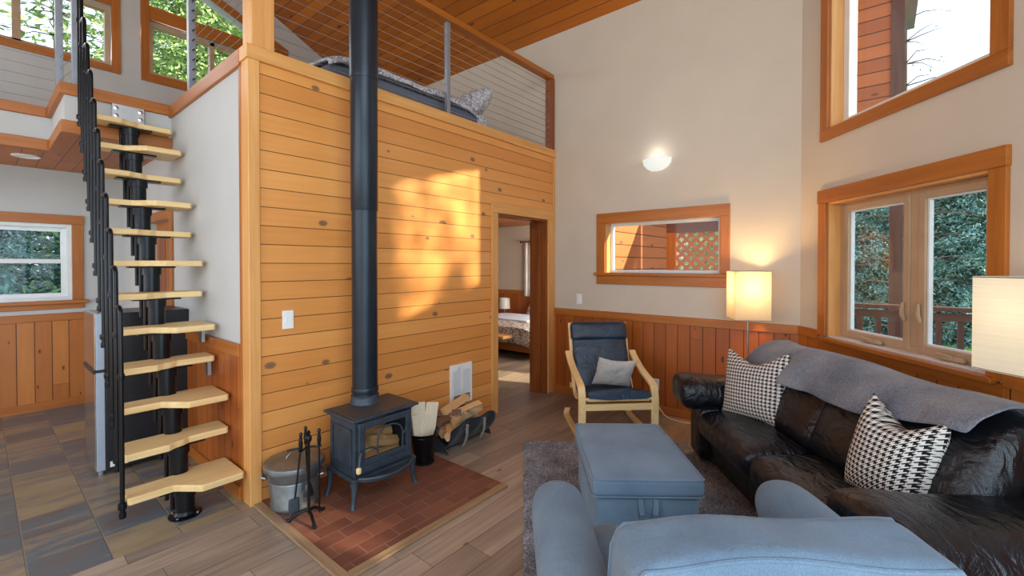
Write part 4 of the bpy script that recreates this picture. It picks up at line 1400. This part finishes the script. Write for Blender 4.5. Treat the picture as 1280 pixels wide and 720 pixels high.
pillow('throw_pillow', 'black and white houndstooth pillow at the far end of the sofa', 'hound', .49, .48, .17, wl(.75, -.78, .44), RZW + R(24), R(-12), R(-5), dent=.08)
pillow('throw_pillow', 'black and white houndstooth pillow against the near sofa arm', 'hound', .35, .46, .25, wl(1.79, -.75, .44), RZW + R(10), R(-14), R(5), dent=.09)

# ------------------------------------------------------------------ ottoman
o = thing('storage_ottoman', 'blue grey fabric storage ottoman in front of the armchair', 'ottoman', (2.46, 1.135, .022), R(38.2))
MB().rbox((0, 0, .165), (.76, .525, .33), .02, 8).build('body', 'ottofab', o, smooth=True)
li = MB().rbox((0, 0, .353), (.80, .57, .10), .028, 12, puff(.012)).build('lid', 'ottofab', o, smooth=True)
pq = MB()
for z in (.309, .394):
    a, b = .398, .283
    pq.tube([(-a, -b + .02, z), (-a + .02, -b, z), (a - .02, -b, z), (a, -b + .02, z), (a, b - .02, z), (a - .02, b, z), (-a + .02, b, z), (-a, b - .02, z), (-a, -b + .02, z)], .004, 6)
pq.build('piping', 'ottofab', li, smooth=True)
hs = MB()
for y in (-.04, .04):
    hs.strap([(-.383, y, .30), (-.392, y * .95, .26), (-.40, y * .8, .22), (-.395, y * .75, .205), (-.384, y * .9, .24)], .026, .004, (0, 1, .0))
hs.build('pull_tab', 'ottofab', o, smooth=True)
for sx in (-1, 1):
    for sy in (-1, 1):
        MB().lathe([(.016, 0), (.02, .01)], (sx * .33, sy * .22, -.005), seg=10).build('foot', 'blackpaint', o)

# ------------------------------------------------------------------ fabric armchair (foreground, seen from behind)
A = thing('fabric_armchair', 'blue grey slipcovered armchair in the foreground seen from behind', 'armchair', (1.466, .40, .022), R(-50))
MB().rbox((0, .02, .17), (.98, .84, .28), .03, 8).build('base', 'denim', A, smooth=True)
MB().rbox((0, .06, .36), (.68, .72, .17), .06, 10, puff(.02)).build('seat_cushion', 'denim', A, smooth=True)


def bkf(q, hx, hy, hz):
    q = V(q)
    q.y -= .05 * (q.z / hz)
    q.z += .02 * noise.noise(V((q.x * 3.2, q.y * 4, 2))) + .012 * (1 - (q.x / hx) ** 2)
    q.y += .014 * noise.noise(V((q.x * 4, 5, q.z * 4)))
    return q


BC, BH = V((0, -.295, .597)), (.378, .105, .235)
bk = MB().rbox(BC, (.756, .21, .47), .05, 16, bkf).build('back_cushion', 'denim', A, smooth=True, sub=1)
MB().rbox((0, -.37, .36), (.80, .15, .56), .06, 8).build('back_frame', 'denim', A, smooth=True)
for sy in (-1, 1):
    pq = []
    e = .016
    path = [(-BH[0] + e * .4, sy * (BH[1] - e), z_) for z_ in (-.1, .0, .1, .16)] + [(-BH[0] + .02, sy * (BH[1] - e), .205)]
    path += [(-.345 + .69 * k / 16, sy * (BH[1] - e), BH[2] - e) for k in range(17)]
    path += [(BH[0] - .02, sy * (BH[1] - e), .205)] + [(BH[0] - e * .4, sy * (BH[1] - e), z_) for z_ in (.16, .1, 0, -.1)]
    MB().tube([bkf(V(q), *BH) + BC for q in path], .0065, 8).build('piping', 'denim', bk, smooth=True)
for sx in (-1, 1):
    am = MB()

    def af(q, hx, hy, hz):
        q = V(q)
        q.z += .006 * noise.noise(V((q.x * 8, q.y * 6, 1)))
        return q
    am.rbox((sx * .44, .0, .28), (.17, .84, .5), .05, 8)
    ao = am.build('arm', 'denim', A, smooth=True)
    MB().rbox((sx * .445, .02, .525), (.215, .86, .2), .099, 14, af).build('arm_roll', 'denim', ao, smooth=True, sub=1)
for sx in (-1, 1):
    for sy in (-1, 1):
        MB().lathe([(.02, 0), (.026, .04)], (sx * .42, sy * .36, 0), seg=12).build('foot', 'dark_z', A)

# ------------------------------------------------------------------ bentwood recliner chair
FWD = V((-.72, -.694, 0)).normalized()
B = thing('bentwood_armchair', 'black leather bentwood armchair against the far wall', 'armchair', (3.70, 1.93, 0), atan2(FWD.y, FWD.x) - pi / 2)


def spline(cp, n=6):
    out = []
    for i in range(len(cp) - 1):
        P0, P1, P2, P3 = (V(cp[max(0, min(len(cp) - 1, j))]) for j in (i - 1, i, i + 1, i + 2))
        for q in range(n):
            t = q / n
            out.append(.5 * ((2 * P1) + (P2 - P0) * t + (2 * P0 - 5 * P1 + 4 * P2 - P3) * t * t + (3 * P1 - P0 - 3 * P2 + P3) * t ** 3))
    out.append(V(cp[-1]))
    return out


for sx in (-1, 1):
    x = sx * .315
    pts = spline([(x, .33, .012), (x, .33, .2), (x, .33, .36), (x, .31, .435), (x, .26, .475), (x, .0, .54), (x, -.17, .61), (x, -.25, .66)])
    MB().strap(pts, .062, .026, (1, 0, 0)).build('armrest', 'birch_y', B, bevel=.004)
    rn = spline([(x, .36, .014), (x, .1, .014), (x, -.25, .016), (x, -.34, .03), (x * .95, -.36, .08)])
    MB().strap(rn, .055, .026, (1, 0, 0)).build('floor_runner', 'birch_y', B, bevel=.004)
    sf_ = spline([(x * .86, .34, .37), (x * .86, .1, .31), (x * .86, -.06, .28), (x * .86, -.16, .34), (x * .86, -.27, .6), (x * .86, -.38, .92)])
    MB().strap(sf_, .045, .022, (1, 0, 0)).build('seat_rail', 'birch_y', B, bevel=.003)
MB().box(-.29, .29, .315, .34, .27, .325).build('front_rail', 'birch_x', B, bevel=.004)
MB().box(-.27, .27, .30, .335, .345, .37).build('front_slat', 'birch_x', B, bevel=.004)
MB().box(-.29, .29, -.3, -.275, .30, .35).build('rear_rail', 'birch_x', B, bevel=.004)
cu = spline([(0, .36, .405), (0, .1, .355), (0, -.05, .325), (0, -.13, .36), (0, -.2, .52), (0, -.27, .7), (0, -.325, .84)], 6)


def cush(u, v):
    i = u * (len(cu) - 1); j = min(len(cu) - 2, int(i)); p = cu[j].lerp(cu[j + 1], i - j)
    d = (cu[j + 1] - cu[j]).normalized(); nn = V((0, -d.z, d.y))
    if nn.z < 0 and nn.y < 0:
        nn = -nn
    q = 2 * pi * v
    wx = .265; th = .038
    cx = wx * max(-1, min(1, 1.08 * cos(q))); t = th * (abs(sin(q)) ** .5) * (1 if sin(q) >= 0 else -1)
    t += .006 * noise.noise(V((cx * 7, u * 9, 0)))
    return p + V((cx, 0, 0)) + nn * t


mb = MB().sheet(cush, 36, 28)
mb.f.append(tuple(range(28, -1, -1)[:-1])); mb.f.append(tuple(36 * 29 + k for k in range(28)))
cs = mb.build('seat_cushion', 'leather_blue', B, smooth=True, angle=60)
hr = MB().rbox((0, 0, 0), (.56, .085, .19), .042, 12, puff(.01, 1)).build('headrest', 'leather_blue', B, smooth=True, sub=1)
hr.location = (0, -.31, .845); hr.rotation_euler = (R(18), 0, 0)
pl_ = B.matrix_basis @ V((-.03, -.0, .39))
pillow('throw_pillow', 'small grey speckled pillow on the black bentwood armchair', 'greycushion', .36, .3, .11, pl_, B.rotation_euler.z + pi, R(-24) * -1, R(6), dent=.02)

# ------------------------------------------------------------------ loft railing
rt = thing('loft_railing', 'loft cable railing with wood top rail above the pine wall', 'railing', (0, 0, ZL))
YRL = YP + .05
MB().box(X0 + .012, X0 + .15, YP - .01, YP + .13, 0, 2.0).build('wood_post', 'pale_z', rt, bevel=.006)
MB().box(XF - .045, XF, YP - .004, YP + .1, 0, .85).build('end_post', 'dark_z', rt, bevel=.003)
MB().box(X0 + .15, XF - .003, YP + .005, YP + .095, .845, .9).build('top_rail', 'trim_x', rt, bevel=.005)
MB().box(2.735, 2.775, YRL - .02, YRL + .02, 0, .845).build('post', 'steel_post', rt, bevel=.003)
for k in range(11):
    z = .055 + .073 * k
    MB().tube([(X0 + .15, YRL, z), (XF - .045, YRL, z)], .0024, 6).build('cable', 'steel', rt, smooth=True)
    fo = MB().lathe([(.010, 0), (.010, .007), (.006, .012)], seg=10).build('cable_fitting', 'chrome', rt)
    fo.location = (XF - .045, YRL, z); fo.rotation_euler = (0, R(-90), 0)
# side run along the stair opening
rs = thing('stairwell_railing', 'cable railing of grey steel posts beside the stair opening', 'railing', (0, 0, ZL))
XS = X0 + .045
MB().box(XS - .025, XS + .025, 4.27, 4.32, 0, 1.0).build('post', 'steel_post', rs, bevel=.003)
MB().box(XS - .04, XS + .04, YP + .13, 4.34, .95, 1.0).build('top_rail', 'trim_y', rs, bevel=.004)
for k in range(11):
    z = .055 + .078 * k
    MB().tube([(XS, YP + .13, z), (XS, 4.28, z)], .0022, 6).build('cable', 'steel', rs, smooth=True)
    MB().tube([(XS, 4.265, z), (XS, 4.225, z - .006)], .006, 6).build('cable_fitting', 'blacksteel', rs, smooth=True)
rw = thing('walkway_railing', 'cable railing on grey posts along the loft walkway at upper left', 'railing', (0, 0, ZL))
for x, y, ww_ in ((XA + .03, YB2 - .35, .045), (XA + .085, YA + .05, .06)):
    MB().box(x - ww_ / 2, x + ww_ / 2, y - ww_ / 2, y + ww_ / 2, 0, 1.05).build('post', 'steel_post', rw, bevel=.003)
MB().box(XL + .1, XA + .05, YB2 - .02, YB2 + .06, 1.0, 1.05).build('top_rail', 'trim_x', rw, bevel=.003)
for k in range(10):
    z = .07 + .09 * k
    MB().tube([(XL + .1, YB2 + .02, z), (XA + .03, YB2 + .02, z), (XA + .03, YB2 - .35, z), (XA + .085, YA + .06, z)], .0022, 6).build('cable', 'steel', rw, smooth=True)

# ------------------------------------------------------------------ loft bed
b = thing('loft_bed', 'low bed on the loft behind the cable railing', 'bed', (1.72, 3.22, ZL))
MB().rbox((.86, .75, .10), (1.72, 1.5, .2), .04, 8).build('mattress', 'mattress', b, smooth=True)


def duv(u, v):
    x = -.03 + 1.60 * u; y = 1.5 * v
    dz = .21 + .07 * (1 - abs(2 * u - 1) ** 6) + .02 * noise.noise(V((x * 5, y * 5, 0)))
    if v < .12:
        t = (.12 - v) / .12
        y = -.025 * t - 0.01; dz -= .07 * t ** 1.5
    return (x, y, dz)


MB().sheet(duv, 40, 24).build('duvet', 'duvet', b, smooth=True, solid=.03, sub=1)
MB().box(1.60, 1.73, -.02, 1.5, .0, .2).build('headboard_side', 'duvet', b, bevel=.02)
pillow('bed_pillow', 'patterned pillow at the right end of the loft bed', 'duvet', .6, .36, .26, (3.33, 3.48, ZL + .22), R(80), R(38), 0, dent=.0)

# ------------------------------------------------------------------ bedroom furniture
b = thing('bedroom_bed', 'bed with floral duvet seen through the bedroom doorway', 'bed', (5.5, 4.15, 0))
MB().box(.05, 1.44, .05, 1.45, .1, .3).build('bed_frame', 'trim_y', b, bevel=.01)
MB().rbox((.74, .75, .39), (1.42, 1.46, .24), .06, 8).build('mattress', 'sheet', b, smooth=True)


def dv(u, v):
    x = -.04 + 1.1 * u; y = -.05 + 1.58 * v
    z = .535 + .02 * noise.noise(V((x * 4, y * 4, 0)))
    if u < .12:
        t = (.12 - u) / .12; x = -.05 - .02 * t; z -= .28 * t
    if v < .12:
        t = (.12 - v) / .12; y = -.06 - .03 * t + .02 * sin(x * 20); z -= .32 * t
    return (x, y, z)


MB().sheet(dv, 30, 30).build('duvet', 'duvet_b', b, smooth=True, solid=.03)
MB().rbox((.62, .85, .565), (.75, 1.1, .05), .024, 8).build('folded_sheet', 'sheet', b, smooth=True)
pillow('bed_pillow', 'floral pillow at the head of the bedroom bed', 'duvet_b', .6, .44, .2, (6.72, 4.95, .52), R(90), R(28), 0, dent=0)
t = thing('wood_bench', 'low wooden bench at the foot of the bedroom bed', 'bench', (5.2, 4.5, 0))
MB().box(0, .26, 0, 1.25, .34, .385).build('bench_top', 'pale_y', t, bevel=.006)
for y in (.45, 1.12):
    MB().box(.03, .23, y, y + .05, 0, .34).build('leg', 'blackpaint', t, bevel=.004)
t = thing('nightstand', 'low wooden nightstand beside the bedroom bed', 'nightstand', (6.62, 5.68, 0))
MB().box(0, .34, 0, .4, .06, .5).build('body', 'dark_y', t, bevel=.006)
MB().box(-.02, .0, .03, .37, .27, .46).build('drawer', 'trim_y', t, bevel=.004)
for x in (.03, .31):
    for y in (.03, .37):
        MB().lathe([(.015, 0), (.018, .06)], (x, y, 0), seg=10).build('leg', 'dark_z', t)
t = thing('table_lamp', 'small table lamp with a white shade in the bedroom', 'lamp', (6.8, 5.84, .5))
MB().lathe([(.06, 0), (.06, .015), (.01, .025), (.01, .12)], seg=18).build('base', 'steel', t, smooth=True)
MB().lathe([(.11, .12), (.1, .33), (.098, .33), (.108, .12)], seg=20).build('lamp_shade', 'white', t, smooth=True)
t = thing('window_curtain', 'pale curtain hanging at the bedroom window', 'curtain', (XBR - .07, 4.9, .88))
MB().sheet(lambda u, v: (.018 * sin(u * 34), .05 + .5 * u, 1.06 * v), 60, 6).build('cloth', 'curtain', t, smooth=True, solid=.004)
MB().tube([(0, -.75, 1.07), (0, .62, 1.07)], .009, 10).build('rod', 'blacksteel', t, smooth=True)
MB().lathe([(0, -.02), (.018, -.01), (.02, 0), (.012, .02), (0, .025)], (0, .63, 1.07), seg=12).build('finial', 'blacksteel', t, smooth=True)

# ------------------------------------------------------------------ outside
gm = MB().extr([(-40, 8.2, -.26), (60, 8.2, -.26), (60, 60, -.26), (-40, 60, -.26)], (0, 0, .02))
gm.extr([(XF + 4.0, -40, -.26), (60, -40, -.26), (60, 8.2, -.26), (XF + 4.0, 8.2, -.26)], (0, 0, .02))
gm.extr([(-40, -40, -.26), (XF + 4.0, -40, -.26), (XF + 4.0, -4, -.26), (-40, -4, -.26)], (0, 0, .02))
struct(gm.build('ground', 'grass'), 'grassy ground outside', 'ground')
dk = MB().extr([(XF + .16, YC - .2, -.12), (wl(SB, .18).x, wl(SB, .18).y, -.12), (wl(SB, .18).x + .6, -2.6, -.12), (5.95, -2.6, -.12), (5.95, 2.6, -.12), (XF + .16, 2.6, -.12)], (0, 0, .06))
struct(dk.build('deck_floor', 'deck'), 'wooden deck floor outside the window wall', 'deck')
# deck railing
rr = thing('deck_railing', 'red brown wooden deck railing outside the sofa window', 'railing', (5.85, -2.6, -.06))
MB().box(-.05, .07, 0, 4.0, 1.12, 1.16).build('top_rail', 'red_y', rr, bevel=.004)
MB().box(-.02, .02, 0, 4.0, 1.03, 1.1).build('upper_rail', 'red_y', rr)
MB().box(-.02, .02, 0, 4.0, .1, .17).build('lower_rail', 'red_y', rr)
for k in range(27):
    MB().box(-.014, .014, .08 + .148 * k, .125 + .148 * k, .1, 1.1).build('baluster', 'red_z', rr)
# siding of the bedroom wing and the lattice screen
struct(wall((XF + .14, 2.58, 0), UX, (0, .04, 0), XBR - XF, lambda u: 2.5, [(5.3 - XF - .14, 6.5 - XF - .14, .85, 1.12, 1.12), (4.62 - XF - .14, 5.3 - XF - .14, .1, .8, .8)], z0=-.1).build('wall_exterior_siding', 'siding'), 'sunlit orange wood siding outside the wide low window', 'wall')  # low opening repeated here so sun passes to the bedroom floor
la = thing('lattice_screen', 'diagonal orange wood lattice screen outside the wide low window', 'lattice', (6.0, 1.0, 0))
for d_, xo in ((1, 0.0), (-1, .012)):
    sl = MB()
    for k in range(-11, 10):
        # slats at 45 degrees clipped to y 0..1.2, z .6..1.9
        y0 = k * .125; ya, yb = 0.0, 1.14; zl, zh = .6, 1.95
        pts = []
        for (t0, t1) in ((0, 1),):
            s0 = y0; 
        # line: y = y0 + t, z = zl + t (d=1) or z = zh - t (d=-1)
        tlo = max(ya - y0, 0); thi = min(yb - y0, zh - zl)
        if thi - tlo > .03:
            f_ = (lambda t: (y0 + t, zl + t)) if d_ == 1 else (lambda t: (y0 + t, zh - t))
            a_, b_ = f_(tlo), f_(thi)
            wv = .0135
            sl.hexa([(xo, a_[0] - wv, a_[1] + wv * d_), (xo, a_[0] + wv, a_[1] - wv * d_), (xo + .01, a_[0] + wv, a_[1] - wv * d_), (xo + .01, a_[0] - wv, a_[1] + wv * d_),
                     (xo, b_[0] - wv, b_[1] + wv * d_), (xo, b_[0] + wv, b_[1] - wv * d_), (xo + .01, b_[0] + wv, b_[1] - wv * d_), (xo + .01, b_[0] - wv, b_[1] + wv * d_)])
    sl.build('slats', 'trim_y', la)
MB().box(-.03, .05, -.09, 1.24, 1.93, 2.2).build('top_beam', 'red_y', la)
MB().box(-.03, .05, 1.12, 1.24, -.06, 1.93).build('post', 'trim_z', la)
MB().box(-.03, .05, -.09, .0, -.06, 1.93).build('post', 'trim_z', la)
# upper wing seen through the tall window
uw = MB().box(7.0, 8.6, -.07, 2.4, 2.6, 5.0)
struct(uw.build('wall_exterior_wing', 'siding_y'), 'orange wood sided upper wing outside the tall window', 'wall')
tr = MB(); tr.box(6.97, 7.12, -.19, -.07, -.1, 5.0)
TN[0] += 1
struct(tr.build('trim_%d' % TN[0], 'red_z'), 'dark corner post of the upper wing outside', 'trim')
struct(MB().box(6.7, 8.9, -.35, 2.6, 5.0, 5.1).build('roof_exterior_eave', 'steel_post'), 'grey eave of the upper wing outside the tall window', 'roof')


# ------------------------------------------------------------------ trees
def tree_mesh(seed, H, spread, n_wh, n_br, dens, leaf, bare=0.12):
    rnd = random.Random(seed)
    tk = MB().tube([(0, 0, 0), (.05, 0, H * .4), (0, .03, H * .8), (0, 0, H)], [H * .016, H * .012, H * .006, .01], 8)
    lv = MB(); tw = tk
    for i in range(n_wh):
        f = i / (n_wh - 1)
        z = H * (bare + (1 - bare) * f)
        ln = spread * (1 - f) ** .8 * rnd.uniform(.8, 1.1) + .15
        for j in range(n_br):
            q = 2 * pi * (j + rnd.random() * .8) / n_br + i
            l2 = ln * rnd.uniform(.7, 1.1)
            dz = -.12 * l2 + .12 * rnd.random()
            tw.tube([(0, 0, z), (cos(q) * l2 * .5, sin(q) * l2 * .5, z + .08 * l2), (cos(q) * l2, sin(q) * l2, z + dz)], [.012, .008, .003], 4)
            for k in range(max(4, int(dens * l2))):
                t = rnd.uniform(.15, 1.05)
                c_ = V((cos(q) * l2 * t, sin(q) * l2 * t, z + dz * t * t + .08 * l2 * t * (1 - t)))
                sp = .28 * (1.1 - .6 * t) * min(1, l2)
                c_ += V((rnd.gauss(0, sp), rnd.gauss(0, sp), rnd.gauss(-.05, .10)))
                d = V((cos(q), sin(q), -.3)) + V((rnd.gauss(0, .7), rnd.gauss(0, .7), rnd.gauss(0, .5)))
                d.normalize()
                s_ = d.cross(V((rnd.gauss(0, .5), rnd.gauss(0, .5), 1))).normalized()
                L_ = leaf * rnd.uniform(.7, 1.4); w_ = L_ * .16
                lv.add([c_, c_ + d * L_ * .5 + s_ * w_, c_ + d * L_, c_ + d * L_ * .5 - s_ * w_], [(0, 1, 2, 3)])
    return tk, lv


TREES = {}


def tree(kind, label, loc, rz=0, sc=1.0):
    r_ = thing('conifer_tree', label, 'tree', loc, rz, 'trees outside the windows')
    r_.scale = (sc, sc, sc)
    if kind not in TREES:
        seed, H, sp, nw, nb, dn, lf_, bare, mt = {
            'fir': (3, 9.0, 2.3, 30, 11, 135, .15, .02, 'needles'),
            'light': (5, 8.0, 2.6, 30, 11, 150, .11, .03, 'needles_lit'),
            'sparse': (8, 7.0, 1.7, 18, 7, 23, .17, .1, 'needles_lit'),
            'twig': (9, 7.0, 1.3, 18, 6, 2, .05, .1, 'needles')}[kind]
        tk, lv = tree_mesh(seed, H, sp, nw, nb, dn, lf_, bare)
        TREES[kind] = (tk.build('trunk', 'tree_bark', r_), lv.build('foliage', mt, r_))
        for o_ in TREES[kind]:
            if o_.name.startswith('foliage'):
                pass
    else:
        for o_ in TREES[kind]:
            c_ = o_.copy(); COL.objects.link(c_); c_.parent = r_
    return r_


ZG = -.24
for k, (kd, lb, x, y, sc) in enumerate((
        ('fir', 'fir across the lawn in the left pane of the sofa window, leftmost of the row', 14.7, 1.1, 0.6),
        ('fir', 'fir across the lawn in the left pane of the sofa window, second of the row', 14.5, 0.1, 0.62),
        ('fir', 'fir across the lawn behind the middle of the sofa window, third of the row', 14.8, -0.8, 0.6),
        ('fir', 'fir across the lawn filling the right pane of the sofa window, fourth of the row', 14.5, -1.7, 0.63),
        ('fir', 'fir across the lawn at the right edge of the sofa window, last of the row', 14.9, -2.7, 0.62),
        ('fir', 'farther fir behind the left pane of the sofa window', 17.2, .7, .72),
        ('fir', 'farther fir behind the middle of the sofa window', 17.4, -1.0, .74),
        ('fir', 'farther fir behind the right pane of the sofa window', 17.2, -2.6, .72),
        ('light', 'sunlit tree seen through the lattice outside the low window', 11.0, 3.2, .6),
        ('fir', 'tall fir directly outside the kitchen window', .2, 10.4, .55),
        ('fir', 'fir left of the kitchen window view', -1.6, 10.8, .6),
        ('fir', 'fir at the right edge of the kitchen window view', 1.7, 11.0, .5),
        ('light', 'pale green tree filling the raked loft window', 3.0, 11.2, 1.2),
        ('light', 'pale green tree at the left edge of the raked loft window', 4.6, 13.6, 1.35),
        ('sparse', 'loose pale tree in the left loft window', -1.2, 13.6, 1.25),
        ('sparse', 'sparse young tree crossing the left loft window', 1.0, 11.6, 1.15),
        ('fir', 'fir beside the deck, out of view, added to block sun at the sofa window', 4.95, -5.2, .60),  # three unseen firs added to keep low sun out of the sofa window
        ('fir', 'fir beyond the deck corner, out of view, added to block sun at the sofa window', 5.75, -5.1, .60),
        ('fir', 'fir past the deck end, out of view, added to block sun at the sofa window', 6.5, -5.2, .62),
        ('sparse', 'loose young tree that dapples the sun through the tall window', 5.2, -5.6, 1.35),
        ('twig', 'bare twigged young tree beside the upper wing outside', 9.8, -.28, .98))):
    tree(kd, lb, (x, y, ZG), k * 1.3, sc)
